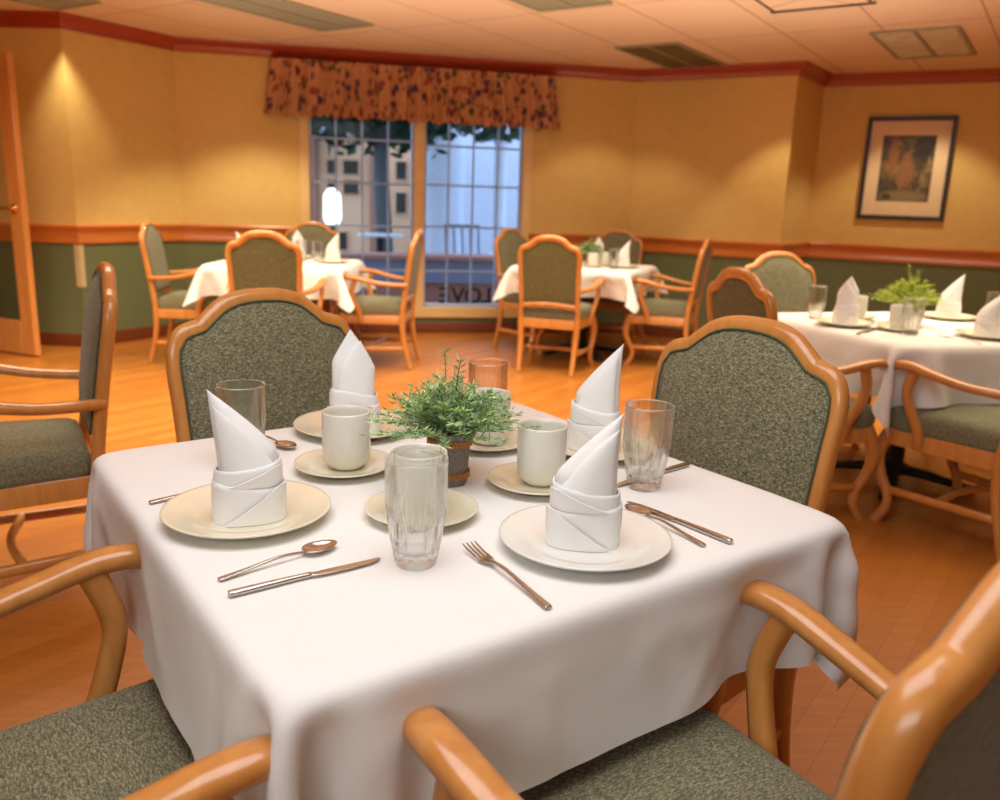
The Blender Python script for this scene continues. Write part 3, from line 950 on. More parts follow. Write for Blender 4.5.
def make_napkin(lean, Hn, style, seed):
    """white cloth folded into wrapped cuffs with a tall pointed sail; front is -y"""
    rg = random.Random(seed); mb = MB()
    ns = 56
    ph = [rg.uniform(0, 6) for _ in range(6)]

    def cuff(z0, z1, a, b_, dia, tk, bulge, cut=None):
        """closed band with outer and inner skin; top edge dips along a diagonal"""
        rows = []
        nz = 9

        def pt(u, k, off):
            ang = 2 * pi * u
            ca, sa = cos(ang), sin(ang)
            ca = math.copysign(abs(ca) ** .8, ca); sa = math.copysign(abs(sa) ** .8, sa)
            zz = z0 + (z1 - z0 + dia * ca * lean + .0025 * sin(2 * ang + ph[0])) * k
            w_ = 1 + .03 * sin(3 * ang + ph[1] + 2 * k) * k + bulge * sin(pi * k) * .5
            return ((a * w_ + off) * ca, (b_ * w_ + off) * sa, zz)
        for j in range(nz + 1): rows.append([pt(i / ns, j / nz, 0) for i in range(ns)])
        rows.append([pt(i / ns, 1.0, -tk * .5)[:2] + (pt(i / ns, 1, 0)[2] + tk * .35,) for i in range(ns)])
        for j in range(nz, 1, -2): rows.append([pt(i / ns, j / nz, -tk) for i in range(ns)])
        mb.grid(rows, cv=True)

    def flap(z0, z1, a, b_, off, tk, sgn):
        """triangular overlap on the front whose free edge runs diagonally"""
        nz, nu = 14, 18
        F_ = []; B2 = []
        for j in range(nz + 1):
            k = j / nz; fr = []; bk = []
            xe = sgn * (.66 - 1.45 * k)     # free edge, in units of a
            for i in range(nu + 1):
                u = i / nu
                x_ = -sgn * 1.0 + (xe + sgn * 1.0) * u
                x_ = max(-1.0, min(1.0, x_))
                y_ = -math.sqrt(max(0, 1 - abs(x_) ** 2.5)) ** .9
                lift = off + .0015 * u + .002 * sin(pi * k) * u
                fr.append(((a + off * .7) * x_, b_ * y_ - lift, z0 + (z1 - z0) * k))
                bk.append(((a + off * .7) * x_, b_ * y_ - lift + tk, z0 + (z1 - z0) * k))
            F_.append(fr); B2.append(bk)
        mb.grid(F_)
        edge = [r[-1] for r in F_]; eb = [r[-1] for r in B2]
        mb.grid([edge, eb])
        mb.grid([F_[-1], B2[-1]]); mb.grid([F_[0], B2[0]])

    cuff(0, .056, .052, .034, .004, .003, .03)
    flap(.0005, .0565, .0525, .0345, .0035, .003, lean)
    cuff(.042, .084, .048, .031, -.007, .003, .05)
    flap(.056, .085, .048, .031, .003, .0028, lean)
    # tall sail: lens-shaped loft to a point, plus a second fold in front of it

    def sail(z0, z1, sc, dy, yb_, tipx, power, t0):
        rows = []; nt = 26; nc = 28
        for j in range(nt + 1):
            t_ = j / nt; z = z0 + (z1 - z0) * t_
            if style == 'leaf':
                hw = .043 * sc * (1 - .16 * t_ - .84 * max(0, (t_ - .6) / .4) ** 1.1); xc = tipx * t_ ** 1.5
                xr, xl = xc + hw, xc - hw
            else:
                xv = lean * (.041 * sc + .003 * sin(3 * t_ + ph[2]) + tipx * t_)
                e_ = max(0, (t_ - t0) / (1 - t0)) ** power; xo = -lean * .041 * sc + (xv + lean * .041 * sc) * e_
                xr, xl = max(xv, xo), min(xv, xo)
            hw = max(.0006, (xr - xl) / 2); xm = (xr + xl) / 2
            dpt = yb_ * sc * (1 - t_ ** 1.6) + .0016
            row = []
            for i in range(nc):
                a = 2 * pi * i / nc
                ca, sa = cos(a), sin(a)
                rid = 1 + .10 * sin(2.5 * ca + ph[3] + 3 * t_) * (1 - t_)
                row.append((xm + hw * ca, dy - .004 * t_ + dpt * sa * rid * (1 if sa < 0 else .55), z))
            rows.append(row)
        mb.grid(rows, cv=True)
    sail(.05, Hn, 1.04, .004, .027, .006 if style != 'leaf' else -.006 * lean, 1.12, .36)
    sail(.05, Hn * .90, .93, -.012, .017, .005 if style != 'leaf' else .012 * lean, 1.3, .22)
    o = mb.build('folded_napkin', M['napkin'], None, angle=60)
    return o


def blade_mesh(secs, th):
    """flat cutlery piece from sections (y along, half width, z centre, thickness factor, x offset)"""
    rows = []
    for y, w, z, k, xo in secs:
        t_ = th * k
        rows.append([(xo - w, y, z), (xo - w * .7, y, z + t_ * .5), (xo, y, z + t_ * .62), (xo + w * .7, y, z + t_ * .5), (xo + w, y, z), (xo + w * .7, y, z - t_ * .5), (xo, y, z - t_ * .55), (xo - w * .7, y, z - t_ * .5)])
    mb = MB(); mb.grid(rows, cv=True)
    n = len(mb.v); mb.f.append(tuple(range(8))); mb.m.append(0); mb.f.append(tuple(range(n - 8, n))); mb.m.append(0)
    return mb


def make_knife():
    r = thing('table_knife', 'x', 'knife')
    s = cr([(-.112, .004, .0045, 1, 0), (-.108, .0062, .0045, 1.2, 0), (-.07, .0058, .0045, 1.3, 0), (-.02, .0045, .0045, 1.2, 0), (.0, .0045, .0042, 1.1, 0)], 4)
    blade_mesh(s, .0055).build('handle', M['steel'], r)
    s = cr([(-.002, .0046, .0042, .8, 0), (.012, .0075, .004, .4, .001), (.05, .0085, .0035, .35, .0015), (.085, .0075, .003, .3, .001), (.102, .0042, .003, .3, -.0015), (.107, .0008, .003, .3, -.003)], 4)
    blade_mesh(s, .005).build('blade', M['steel'], r)
    return r


def make_spoon():
    r = thing('teaspoon', 'x', 'spoon')
    s = cr([(-.095, .0035, .003, 1, 0), (-.09, .0058, .0032, 1, 0), (-.05, .0040, .006, 1, 0), (.0, .0026, .010, 1.2, 0), (.035, .0024, .007, 1.3, 0), (.044, .003, .005, 1.2, 0)], 4)
    blade_mesh(s, .003).build('handle', M['steel'], r)
    mb = MB(); nr, na = 8, 28; top = []; bot = []
    for i in range(nr + 1):
        k = i / nr; rt = []; rb_ = []
        for j in range(na):
            a = 2 * pi * j / na
            x = .0185 * k * cos(a) * (1 - .14 * sin(a)); y = .068 + .029 * k * sin(a)
            z = .0022 + .0072 * k ** 2.2
            rt.append((x, y, z + .0006)); rb_.append((x * 1.02, .068 + (y - .068) * 1.02, z - .0008))
        top.append(rt); bot.append(rb_)
    mb.grid(bot, cv=True); mb.grid([bot[-1], top[-1]], cv=True); mb.grid(top[::-1], cv=True)
    mb.build('bowl', M['steel'], r)
    return r


def make_fork():
    r = thing('dinner_fork', 'x', 'fork')
    s = cr([(-.100, .0035, .003, 1, 0), (-.095, .006, .0032, 1, 0), (-.055, .0042, .006, 1, 0), (-.0, .003, .010, 1.2, 0), (.03, .0032, .008, 1.2, 0), (.042, .008, .0055, 1, 0), (.052, .0112, .0042, .9, 0), (.060, .0116, .0045, .8, 0)], 4)
    blade_mesh(s, .0032).build('handle', M['steel'], r)
    mb = MB()
    for k in range(4):
        x = -.0093 + .0062 * k
        mb.tube([(x, .055, .0044), (x, .075, .0052), (x * 1.04, .093, .0075), (x * 1.06, .102, .0098)], [(.0020, .0012), (.0019, .0011), (.0016, .001), (.0008, .0008)], seg=8)
    mb.build('tines', M['steel'], r)
    return r


# potted plant
t = NT('plant_leaf'); b = t.bsdf(Roughness=.6)
at_ = t.n('ShaderNodeAttribute', _attribute_name='tint'); t.l(at_.outputs['Color'], b.inputs['Base Color']); b.inputs['Subsurface Weight'].default_value = .0
M['leaf'] = t.m
t = NT('grey_felt'); b = t.bsdf(Roughness=.9); nz = t.noise(t.coords((300, 300, 300)), 1, 2)
t.l(t.ramp(nz.outputs['Fac'], [(.35, rgb(118, 110, 102)), (.65, rgb(152, 143, 132))]), b.inputs['Base Color']); t.bump(nz.outputs['Fac'], b, .4, .002); M['felt'] = t.m
M['rope'] = plain('orange_braid', rgb(206, 134, 66), .8)
M['soil'] = plain('dark_soil', rgb(40, 30, 22), .95)


def make_plant(nst, nl, spread, hgt, cols, seed):
    root = thing('potted_plant', 'x', 'plant')
    rg = random.Random(seed)
    prof = [(0, .0), (.029, .0), (.031, .003), (.0355, .08), (.0365, .092), (.035, .0935), (.0335, .09), (.033, .08), (0, .078)]
    MB().lathe(prof, seg=36).build('pot', M['felt'], root)
    for zc in (.018, .076):
        mb = MB()
        for ph2, dz in ((0, 0), (pi, 0)):
            pts = []
            for k in range(144):
                a = 2 * pi * k / 144; r_ = .031 + (.0055 * zc / .08) + .0022
                pts.append((r_ * cos(a), r_ * sin(a), zc + .0055 * (2 / pi) * math.asin(sin(18 * a + ph2))))
            mb.tube(pts, .0013, seg=5, closed=True)
        mb.build('braid_trim', M['rope'], root, label='orange zigzag braid around the pot')
    MB().lathe([(0, .0815), (.02, .083), (.033, .081), (.0332, .0795)], seg=24).build('soil', M['soil'], root)
    V = []; Fc = []; C = []

    def leaf(p, d, L, w, col):
        d = d.normalized(); sd = d.cross(Vector((rg.uniform(-1, 1), rg.uniform(-1, 1), rg.uniform(-.5, 1)))).normalized()
        nrm = d.cross(sd) * (L * .10)
        b0 = len(V)
        V.extend([p, p + d * L * .45 + sd * w + nrm, p + d * L - nrm * .5, p + d * L * .45 - sd * w + nrm])
        Fc.append((b0, b0 + 1, b0 + 2, b0 + 3)); C.extend([col] * 4)
    for s_ in range(nst):
        az = rg.uniform(0, 2 * pi); el = rg.uniform(0.1, 1) ** .7
        if s_ < 2: el = .05 + .1 * s_
        rr = rg.uniform(0, .022)
        p = Vector((rr * cos(az), rr * sin(az), .08))
        out = spread * el * rg.uniform(.75, 1.05)
        up_ = hgt * (1 - .80 * el ** 1.3) * rg.uniform(.6, 1.0)
        if s_ < 2: up_ = hgt * (1.18 - .14 * s_)
        e = Vector((p.x + out * cos(az), p.y + out * sin(az), .08 + up_))
        ctrl = Vector((p.x + out * .25 * cos(az), p.y + out * .25 * sin(az), .08 + up_ * .72))
        last = p
        for k in range(1, nl + 1):
            u = k / nl
            q = p * (1 - u) ** 2 + ctrl * 2 * u * (1 - u) + e * u * u
            dr = (q - last).normalized()
            # stem segment
            sd = dr.cross(Vector((0, 0, 1))); sd = (sd.normalized() if sd.length > .01 else Vector((1, 0, 0))) * .0008
            b0 = len(V); V.extend([last - sd, last + sd, q + sd, q - sd]); Fc.append((b0, b0 + 1, b0 + 2, b0 + 3)); C.extend([cols[0]] * 4)
            if u > .22:
                for m in range(4):
                    a = rg.uniform(0, 2 * pi)
                    perp = Vector((cos(a), sin(a), rg.uniform(-.3, .6)))
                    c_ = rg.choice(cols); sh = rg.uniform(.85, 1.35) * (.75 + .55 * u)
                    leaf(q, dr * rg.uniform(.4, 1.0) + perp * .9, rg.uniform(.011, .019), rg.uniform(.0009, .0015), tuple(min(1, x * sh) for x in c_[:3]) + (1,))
            last = q
    me = bpy.data.meshes.new('foliage'); me.from_pydata([v.to_tuple() for v in V], [], Fc)
    ca = me.color_attributes.new('tint', 'FLOAT_COLOR', 'POINT')
    ca.data.foreach_set('color', [x for c_ in C for x in c_])
    mobj('foliage', me, M['leaf'], root, False)
    return root


G_COLS = [rgb(84, 112, 66), rgb(134, 164, 104), rgb(160, 186, 124), rgb(122, 152, 112), rgb(178, 196, 108), rgb(152, 178, 148)]
Y_COLS = [rgb(128, 144, 50), rgb(168, 182, 74), rgb(190, 200, 92), rgb(140, 156, 62)]

SRC = dict(plate=make_plate('dinner_plate', .1235, M['cream']), white_plate=make_plate('dinner_plate', .1235, M['offwhite']), saucer=make_plate('saucer', .0875, M['cream'], .85),
           mug=make_mug(), glass=make_glass(), knife=make_knife(), spoon=make_spoon(), fork=make_fork())
NAP = {}
used = set()


def put(kind, x, y, z, rz, label, cat, group):
    src = SRC[kind]
    if kind in used: o = copy_tree(src)
    else: o = src; used.add(kind)
    o.location = (x, y, z); o.rotation_euler = (0, 0, rz)
    if kind in ('knife', 'spoon'): o.scale = (.94,) * 3 if kind == 'knife' else (.9,) * 3
    return tag(o, label, cat, group)


def napkin(lean, Hn, style, seed, x, y, z, label, group, turn=0.0):
    key = (lean, style, seed)
    if key in NAP: o = copy_tree(NAP[key])
    else: o = make_napkin(lean, Hn, style, seed); NAP[key] = o
    o.location = (x, y, z); o.rotation_euler = (0, 0, math.atan2(-x, y) + turn)
    return tag(o, label, 'napkin', group)


TZ = T + .0012
PZ = TZ + .0042      # on a plate
SZ = TZ + .0042      # on a saucer (same well depth scaled)


def ntl(x, y): return tl(NT_C, NT_Y, x, y)


g = 'dinner plates on the near table'
x, y = ntl(-.342, .008); put('plate', x, y, TZ, 0, 'cream dinner plate on the left of the near table', 'plate', g)
napkin(-1, .198, 'sail', 1, x + .004, y - .006, PZ, 'folded napkin on the left plate, tip overlapping a glass', 'folded napkins on the near table', .05)
x, y = ntl(.008, .372); put('plate', x, y, TZ, 0, 'cream dinner plate at the back of the near table, below the chair back', 'plate', g)
napkin(1, .212, 'leaf', 2, x + .002, y - .01, PZ, 'folded napkin with broad leaf tip behind the left mug', 'folded napkins on the near table', .15)
x, y = ntl(.372, .012); put('plate', x, y, TZ, 0, 'cream dinner plate half hidden behind the front napkin and glass', 'plate', g)
napkin(1, .214, 'sail', 3, x - .012, y + .0, PZ, 'folded napkin with sharp tall tip behind the front napkin', 'folded napkins on the near table', -.2)
x, y = ntl(.028, -.338); put('white_plate', x, y, TZ, 0, 'white dinner plate nearest to us on the near table', 'plate', g)
napkin(1, .192, 'sail', 4, x - .002, y + .008, PZ, 'largest folded napkin standing on the nearest plate', 'folded napkins on the near table', .05)

g = 'saucers on the near table'; gm = 'mugs on the near table'
for (sx, sy), (mx_, my_), hz, l1, l2 in (
        ((-.120, .146), (-.112, .152), R(110), 'cream saucer under the left mug', 'off-white mug left of the potted plant'),
        ((-.113, -.117), (-.121, -.122), R(62), 'cream saucer behind the large front glass', 'off-white mug seen through the large front glass'),
        ((.130, -.098), (.140, -.092), R(52), 'cream saucer right of the plant, beside the front napkin', 'off-white mug between the plant and the front napkin'),
        ((.190, .150), (.200, .156), R(95), 'cream saucer behind the plant on its right', 'off-white mug partly hidden behind the plant on its right')):
    x, y = ntl(sx, sy); put('saucer', x, y, TZ, 0, l1, 'saucer', g)
    x, y = ntl(mx_, my_); put('mug', x, y, TZ + .0037, hz, l2, 'mug', gm)
g = 'drinking glasses on the near table'
for gx, gy, l in ((-.206, -.262, 'fluted drinking glass standing in front, nearest to us'), (-.262, .262, 'clear drinking glass behind the left napkin'),
                  (.288, -.196, 'fluted drinking glass right of the front napkin'), (.258, .246, 'clear drinking glass behind the plant')):
    x, y = ntl(gx, gy); put('glass', x, y, TZ, .1, l, 'glass', g)


def cut(kind, a, b_, label, group, base=None):
    """a = handle end, b = tip (near-table coordinates)"""
    pa, pb = Vector(ntl(*a)), Vector(ntl(*b_)); m = (pa + pb) / 2; d = pb - pa
    put(kind, m.x, m.y, TZ, math.atan2(-d.x, d.y), label, dict(knife='knife', spoon='spoon', fork='fork')[kind], group)


g = 'cutlery on the near table'
cut('knife', (-.452, -.232), (-.234, -.232), 'table knife lying left of the front glass', g)
cut('spoon', (-.450, -.184), (-.272, -.158), 'teaspoon with shiny bowl between knife and left plate', g)
cut('fork', (-.137, -.475), (-.119, -.250), 'dinner fork with tines up left of the white plate', g)
cut('knife', (.219, -.445), (.208, -.235), 'table knife right of the front napkin, outer of the pair', g)
cut('spoon', (.176, -.440), (.187, -.252), 'teaspoon right of the front napkin, inner of the pair', g)
cut('fork', (-.456, .140), (-.25, .145), 'dinner fork mostly hidden behind the left plate', g)
cut('spoon', (-.190, .455), (-.155, .310), 'teaspoon whose bowl shows right of the left glass', g)
cut('knife', (.455, -.150), (.235, -.172), 'table knife by the edge behind the right fluted glass', g)
cut('fork', (.455, .155), (.26, .165), 'dinner fork mostly hidden behind the plant and napkins', g)

pl1 = make_plant(135, 20, .140, .132, G_COLS, 5)
x, y = ntl(.009, -.002); pl1.location = (x, y, TZ); pl1.rotation_euler = (0, 0, .4)
tag(pl1, 'feathery green plant in a grey felt pot on the near table', 'plant', None)
pl2 = make_plant(230, 14, .15, .15, Y_COLS, 9)
tag(pl2, 'bushy yellow-green plant on the right table', 'plant')
pl2.location = (1.80, 3.74, T + .0012)
pl3 = copy_tree(pl1); pl3.location = (MT_C[0] + .03, MT_C[1] + .02, T + .0012); tag(pl3, 'small green plant on the table right of the window', 'plant')

# right table
g = 'tableware on the right table'
RP = [(-.345, .03, 'cream plate on the left of the right table', 'folded napkin standing on the left plate of the right table', -1, 'leaf', 2),
      (.06, -.335, 'cream plate nearest to us on the right table', 'folded napkin leaning right on the nearest plate of the right table', 1, 'sail', 4),
      (.37, .19, 'cream plate on the right of the right table', 'tall folded napkin right of the plant on the right table', 1, 'sail', 3)]
for px, py, l1, l2, le, stl, sd in RP:
    x, y = tl(RT_C, RT_Y, px, py); put('plate', x, y, TZ, 0, l1, 'plate', g); napkin(le, .21, stl, sd, x, y, PZ, l2, g)
for sx, sy, l1, l2 in ((-.13, .22, 'saucer beside the left napkin of the right table', 'mug beside the left napkin of the right table'),
                       (-.20, -.13, 'saucer in the middle of the right table before the plant', 'mug before the plant, behind a glass on the right table')):
    x, y = tl(RT_C, RT_Y, sx, sy); put('saucer', x, y, TZ, 0, l1, 'saucer', g); put('mug', x, y, TZ + .0037, 1.2, l2, 'mug', g)
for gx, gy, l in ((-.33, .25, 'drinking glass at the left corner of the right table'), (-.225, -.225, 'drinking glass in front of the plant on the right table'), (.43, -.01, 'drinking glass at the right frame edge on the right table')):
    x, y = tl(RT_C, RT_Y, gx, gy); put('glass', x, y, TZ, 0, l, 'glass', g)
for kd, px, py, a, l in (('spoon', -.33, -.13, -1.0, 'spoon with bright bowl near the left edge of the right table'), ('fork', -.12, -.37, 0.1, 'fork left of the nearest plate on the right table'),
                         ('knife', -.38, -.15, -1.0, 'knife near the left edge of the right table')):
    x, y = tl(RT_C, RT_Y, px, py); put(kd, x, y, TZ, RT_Y + a, l, kd, g)

# left back table
g = 'tableware on the left back table'
for px, py, l1, l2, le, sd in ((.33, .02, 'plate on the right of the left back table', 'pointed napkin on the right plate of the left back table', 1, 3),
                               (.0, .35, 'plate on the window side of the left back table', 'folded napkin in front of the far chair on the left back table', 1, 2),
                               (-.33, .06, 'plate on the left of the left back table', 'napkin tip left of the chair back at the left back table', -1, 1)):
    x, y = tl(LT_C, LT_Y, px, py); put('plate', x, y, TZ, 0, l1, 'plate', g); napkin(le, .19, {3: 'sail', 2: 'leaf', 1: 'sail'}[sd], sd, x, y, PZ, l2, g)
for gx, gy, l in ((.08, .12, 'left glass of the pair on the left back table'), (.20, .10, 'right glass of the pair on the left back table')):
    x, y = tl(LT_C, LT_Y, gx, gy); put('glass', x, y, TZ, 0, l, 'glass', g)
x, y = tl(LT_C, LT_Y, .04, -.02); put('saucer', x, y, TZ, 0, 'saucer on the left back table', 'saucer', g); put('mug', x, y, TZ + .0037, 1, 'mug beside the chair back on the left back table', 'mug', g)
# mid table
g = 'tableware on the mid table'
for px, py, l1, l2, le, sd in ((.31, -.02, 'plate on the right of the mid table', 'pointed napkin on the right plate of the mid table', 1, 3),
                               (.0, .35, 'plate on the far side of the mid table', 'napkin behind the mugs on the mid table', 1, 2),
                               (-.33, .03, 'plate on the left of the mid table', 'napkin tip above the chair back at the mid table', -1, 1)):
    x, y = tl(MT_C, MT_Y, px, py); put('plate', x, y, TZ, 0, l1, 'plate', g); napkin(le, .19, {3: 'sail', 2: 'leaf', 1: 'sail'}[sd], sd, x, y, PZ, l2, g)
for sx, sy, n_ in ((.10, -.14, 'left'), (.13, .07, 'right')):
    x, y = tl(MT_C, MT_Y, sx, sy); put('saucer', x, y, TZ, 0, f'saucer under the {n_} mug of the mid table', 'saucer', g); put('mug', x, y, TZ + .0037, 1, f'{n_} mug of the pair on the mid table', 'mug', g)
for gx, gy, l in ((.27, -.17, 'glass in front of the right plate on the mid table'), (.25, .2, 'glass behind the right mug on the mid table')):
    x, y = tl(MT_C, MT_Y, gx, gy); put('glass', x, y, TZ, 0, l, 'glass', g)


# ---------------------------------------------------------------- courtyard outside the window
M['pave'] = plain('grey_paving', rgb(150, 156, 168), .8)
M['stucco'] = plain('white_stucco', rgb(200, 208, 222), .8)
M['tanwall'] = plain('tan_wall', rgb(222, 178, 138), .8)
M['redwall'] = plain('red_brown_wall', rgb(158, 112, 92), .8)
M['dkglass'] = plain('dark_glazing', rgb(48, 52, 50), .2)
M['ledge'] = plain('bluegrey_ledge', rgb(120, 140, 176), .7)
M['brick'] = plain('brown_brick', rgb(160, 120, 112), .85)
M['bark'] = plain('bark', rgb(80, 88, 92), .9)
M['treeleaf'] = plain('dark_leaves', rgb(36, 66, 44), .7)
M['lampwhite'] = plain('white_shade', rgb(245, 248, 255), .6)
M['chairblue'] = plain('blue_metal', rgb(60, 84, 120), .5)
mb = MB(); mb.add([(-9, 8.6, -.02), (9, 8.6, -.02), (9, 20, -.02), (-9, 20, -.02)], [(0, 1, 2, 3)]); mb.add([(-9, 6.6, -.02), (-2.7, 7.3, -.02), (1.1, 8.13, -.02), (1.1, 8.6, -.02), (-9, 8.6, -.02)], [(0, 1, 2, 3, 4)])
tag(mobj('courtyard_ground', mb_mesh_raw(mb), M['pave'], None, False), kind='structure')
# low planter wall outside
o = thing('planter_wall', 'low blue-grey wall with brown cap outside the window', 'wall', (0, 0, 0))
mb = MB(); wbox(mb, -.4, 4.6, .02, .36, -1.25, -1.0); mb.build('wall_base', M['brick'], o, False)
mb = MB(); wbox(mb, -.4, 4.6, .36, .585, -1.3, -.98); mb.build('wall_face', M['ledge'], o, False)
mb = MB(); wbox(mb, -.4, 4.6, .585, .64, -1.33, -.94, .01); mb.build('wall_cap', M['brick'], o, False)
# letters seen from behind
ls = thing('letter_sign', 'dark freestanding LOVE letters seen from behind outside the window', 'sign', on(B_, C_, 2.385, -.55, .19), WANG + pi)
mb = MB(); mb.box((0, 0, .012), (.5, .07, .024), bev=.003); mb.build('base', M['black'], ls, False)
for ch, x in (('L', -.205), ('O', -.07), ('V', .08), ('E', .215)):
    cu = bpy.data.curves.new('letter_' + ch, 'FONT'); cu.body = ch; cu.size = .215; cu.extrude = .014; cu.align_x = 'CENTER'; cu.offset = .004
    ob = bpy.data.objects.new('tmp', cu); COL.objects.link(ob)
    dg = bpy.context.evaluated_depsgraph_get(); me = bpy.data.meshes.new_from_object(ob.evaluated_get(dg)); bpy.data.objects.remove(ob)
    for v_ in me.vertices: x_, y_, z_ = v_.co; v_.co = (x_ + x, -z_, y_ + .022)
    lo = mobj('letter', me, M['black'], ls, False); lo['label'] = f'letter {ch}'
mb = MB(); wbox(mb, 1.7, 3.0, -.02, .19, -.75, -.35); tag(mb.build('outer_step', M['brick'], None, False), 'low brown step outside carrying the letters', 'step')
# buildings
bd = thing('courtyard_building', 'tan building with dark shopfront windows across the courtyard, left', 'building', (-4.35, 13.2, 0), R(4))
mb = MB(); mb.box((0, 0, 1.6), (7.4, .3, 3.2)); mb.build('facade', M['tanwall'], bd, False)
for k, (x, z, w_, h_) in enumerate(((1.66, 1.62, .11, .20), (1.96, 1.62, .22, .20), (1.66, 1.33, .11, .20), (1.96, 1.33, .22, .20), (1.72, .52, .34, .26), (2.72, 1.6, .15, .26), (2.72, 1.12, .15, .3), (3.2, 1.6, .15, .26), (1.2, 1.5, .1, .7))):
    mb = MB(); mb.box((x, -.16, z), (w_ + .04, .04, h_ + .04)); f_ = mb.build('window', M['tanwall'], bd, False)
    mb = MB(); mb.box((x, -.185, z), (w_, .02, h_)); mb.build('pane', M['dkglass'], f_, False)
for x in (1.4, 2.3, 3.0):
    mb = MB(); mb.box((x, -.2, 1.6), (.1, .12, 3.2), bev=.01); mb.build('pilaster', M['redwall'], bd, False)
aw = MB(); aw.box((1.55, -.6, 2.2), (1.1, .9, .22), bev=.02); aw.build('canopy', M['stucco'], bd, False)
wb = thing('white_building', 'white rounded building with column and beam seen in the right sash', 'building', (1.3, 11.4, 0), R(8))
mb = MB(); mb.lathe([(.33, .0), (.33, 2.35), (.0, 2.35)], (-2.16, .55, 0), 48); mb.build('rounded_wall', M['stucco'], wb, angle=40)
mb = MB(); mb.lathe([(.35, .30), (.36, .34), (.36, .44), (.34, .45)], (-2.16, .55, 0), 48); mb.build('brown_base', M['brick'], wb, angle=40)
mb = MB(); mb.box((-.3, 1.4, 1.3), (3.2, .2, 2.6)); mb.build('rear_wall', M['stucco'], wb, False)
mb = MB(); mb.lathe([(.15, 0), (.15, .5), (.09, .55), (.085, 1.9), (.12, 1.94), (.12, 2.0), (0, 2.0)], (-1.42, -.1, 0), 24); mb.build('column', M['stucco'], wb, angle=40)
mb = MB(); mb.box((-.35, -.1, 2.11), (2.3, .35, .22), bev=.02); mb.build('beam', M['stucco'], wb, False)
# tree
tr_ = thing('courtyard_tree', 'dark leafy tree with grey trunk outside the left sash', 'tree', (-1.41, 9.8, 0))
p = cr([(0, 0, -.02, .12), (.02, 0, .6, .1), (-.02, .02, 1.4, .09), (.0, 0, 2.0, .08), (.1, .05, 2.6, .05)], 5)
mb = MB(); mb.tube([q[:3] for q in p], [(q[3], q[3]) for q in p], up=(1, 0, 0), seg=12)
mb.tube([(0, 0, 1.75), (-.3, 0, 2.2), (-.7, .1, 2.5)], [.06, .045, .03], up=(0, 1, 0), seg=8); mb.tube([(0, 0, 1.85), (.4, .05, 2.3), (.9, .1, 2.6)], [.06, .045, .03], up=(0, 1, 0), seg=8)
mb.build('trunk', M['bark'], tr_)
V = []; Fc = []
rg = random.Random(11)
for k in range(4200):
    a = rg.uniform(0, 2 * pi); rr = rg.uniform(0, 1) ** .5 * 1.6; z = 1.98 + rg.uniform(0, 1.0) + .15 * sin(3 * a) - (.22 * rg.random() if rr < .8 else 0)
    c = Vector((rr * cos(a), rr * sin(a) * .7, z)); d = Vector((rg.gauss(0, 1), rg.gauss(0, 1), rg.gauss(0, .7))).normalized(); e = d.cross(Vector((rg.gauss(0, 1), rg.gauss(0, 1), 1))).normalized()
    b0 = len(V); L_ = rg.uniform(.08, .14)
    V.extend([c - d * L_, c + e * L_ * .5, c + d * L_, c - e * L_ * .5]); Fc.append((b0, b0 + 1, b0 + 2, b0 + 3))
me = bpy.data.meshes.new('crown'); me.from_pydata([v_.to_tuple() for v_ in V], [], Fc); mobj('foliage', me, M['treeleaf'], tr_, False)
# white patio lamp, bistro table and chair outside
o = thing('patio_lamp', 'bright white lantern on a dark post outside the left sash', 'lamp', (-1.95, 9.6, 0))
mb = MB(); mb.tube([(0, 0, 0), (0, 0, .85)], .03, up=(1, 0, 0), seg=10); mb.lathe([(0, 0), (.14, 0), (.13, .03), (.03, .05)], seg=20); mb.build('post', M['black'], o)
mb = MB(); mb.lathe([(0, .88), (.07, .88), (.10, .95), (.095, 1.2), (.05, 1.27), (0, 1.28)], seg=20)
t = NT('lit_shade'); e_ = t.n('ShaderNodeEmission', Strength=3.0); e_.inputs['Color'].default_value = (.8, .95, 1, 1); nz = t.noise(t.coords(), 5, 2); t.l(t.ramp(nz.outputs['Fac'], [(.3, (.75, .9, 1, 1)), (.7, (1, 1, 1, 1))]), e_.inputs[0]); t.l(e_.outputs[0], t.out.inputs[0])
mb.build('shade', t.m, o)
o = thing('bistro_table', 'pale patio table on a dark post outside the left sash', 'table', (-1.36, 9.25, 0))
mb = MB(); mb.lathe([(0, 0), (.2, 0), (.2, .03), (.05, .05), (.045, .78), (0, .78)], seg=20); mb.build('pedestal', M['black'], o, angle=40)
mb = MB(); mb.lathe([(0, .78), (.24, .78), (.25, .795), (.24, .81), (0, .81)], seg=32); mb.build('table_top', M['stucco'], o, angle=40)
o = thing('patio_chair', 'blue metal patio chair outside the right sash', 'chair', (-.42, 9.75, 0), R(200))
mb = MB()
mb.box((0, 0, .44), (.42, .42, .03), bev=.01); mb.build('seat', M['chairblue'], o, False)
mb = MB()
for x in (-.2, -.1, 0, .1, .2): mb.tube([(x, -.2, .44), (x, -.28, .9)], .012, up=(1, 0, 0), seg=8)
mb.tube([(-.21, -.28, .9), (.21, -.28, .9)], .015, seg=8); mb.build('backrest', M['chairblue'], o)
for sx in (-1, 1):
    for sy in (-1, 1):
        MB().tube([(sx * .19, sy * .19, .44), (sx * .22, sy * .23, 0)], .013, up=(1, 0, 0), seg=8).build('leg', M['chairblue'], o)


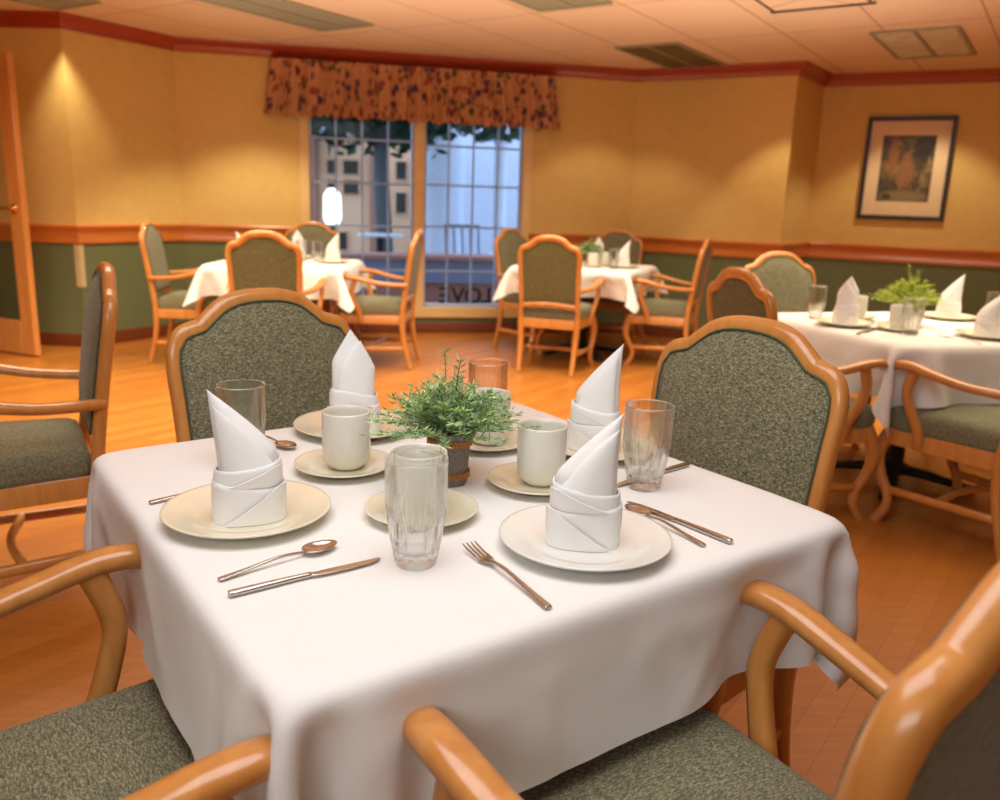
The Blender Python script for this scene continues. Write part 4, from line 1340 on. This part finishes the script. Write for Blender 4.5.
# ---------------------------------------------------------------- light
def area(name, loc, target, sx, sy, power, color):
    l = bpy.data.lights.new(name, 'AREA'); l.shape = 'RECTANGLE'; l.size = sx; l.size_y = sy; l.energy = power; l.color = color
    o = bpy.data.objects.new(name, l); COL.objects.link(o); o.location = loc
    o.rotation_euler = (Vector(target) - Vector(loc)).to_track_quat('-Z', 'Y').to_euler(); return o


def spot(name, loc, target, power, color, ang, blend=.35, size=.04):
    l = bpy.data.lights.new(name, 'SPOT'); l.energy = power; l.color = color; l.spot_size = R(ang); l.spot_blend = blend; l.shadow_soft_size = size
    o = bpy.data.objects.new(name, l); COL.objects.link(o); o.location = loc
    o.rotation_euler = (Vector(target) - Vector(loc)).to_track_quat('-Z', 'Y').to_euler(); return o


WARM = (1, .88, .67); NEUT = (.93, .97, 1.0)
area('light_key', (-.1, 1.1, 2.33), (-.1, 1.35, .7), 1.6, 1.6, 38, NEUT)
area('light_fill', (-.9, -1.6, 2.2), (.1, 1.6, .6), 2.2, 1.2, 40, (.90, .96, 1))
for nm, loc, pw_ in (('light_left', (-2.2, 4.2, 2.33), 80), ('light_mid', (.2, 5.2, 2.33), 58), ('light_right', (2.6, 4.2, 2.33), 46)):  # warm ambient fill lamps, added without any fixture
    o = area(nm, loc, (loc[0], loc[1] + .1, 0), 2.0, 2.0, pw_, WARM); o.data.spread = R(115)
area('light_bounce', (.2, 4.0, 1.6), (.2, 4.1, 2.4), 4.5, 3.5, 36, (1, .86, .68)).data.spread = R(140)  # added upward lamp with no fixture, lifts the ceiling like bounced light
SPW = (1, .85, .56)
spot('downlight_1', (-3.12, 6.20, 2.37), (-3.13, 6.24, 0), 48, SPW, 70, .8)
spot('downlight_2', (-1.9, 6.35, 2.36), (-1.95, 6.6, 0), 95, SPW, 96, .5)
spot('downlight_3', (2.12, 6.85, 2.36), (2.2, 7.08, 0), 30, SPW, 76, .4)
spot('downlight_4', (3.3, 6.95, 2.36), (3.36, 7.1, 0), 40, SPW, 100, .4)
spot('downlight_5', (.9, 7.2, 2.36), (.92, 7.4, 0), 20, SPW, 96, .4)

w = bpy.data.worlds.new('sky'); SC.world = w; w.use_nodes = True
nt = w.node_tree; nt.nodes.clear()
ow = nt.nodes.new('ShaderNodeOutputWorld'); bg = nt.nodes.new('ShaderNodeBackground'); bg.inputs[0].default_value = (.56, .71, 1.0, 1); bg.inputs[1].default_value = 3.4
nt.links.new(bg.outputs[0], ow.inputs[0])

# ---------------------------------------------------------------- camera
f_, p_, r_, h_ = 836.53, .2337, .0337, 1.2015
fw = Vector((0, cos(p_), -sin(p_))); rt = Vector((1, 0, 0)); up = rt.cross(fw)
rr = rt * cos(r_) + up * sin(r_); uu = up * cos(r_) - rt * sin(r_)
cam = bpy.data.cameras.new('camera'); co = bpy.data.objects.new('camera', cam); COL.objects.link(co)
mt = Matrix((rr, uu, -fw)).transposed().to_4x4(); mt.translation = (0, 0, h_)
co.matrix_world = mt
cam.sensor_fit = 'HORIZONTAL'; cam.sensor_width = 36; cam.lens = f_ / 1000 * 36; cam.clip_start = .02
cam.dof.use_dof = True; cam.dof.focus_distance = 1.3; cam.dof.aperture_fstop = 4.2
SC.camera = co

SC.view_settings.view_transform = 'Standard'
SC.view_settings.look = 'None'
SC.view_settings.exposure = 0.0
SC.cycles.max_bounces = 10
SC.cycles.transparent_max_bounces = 16
SC.cycles.transmission_bounces = 10
SC.cycles.use_denoising = True
SC.cycles.sample_clamp_indirect = 6.0
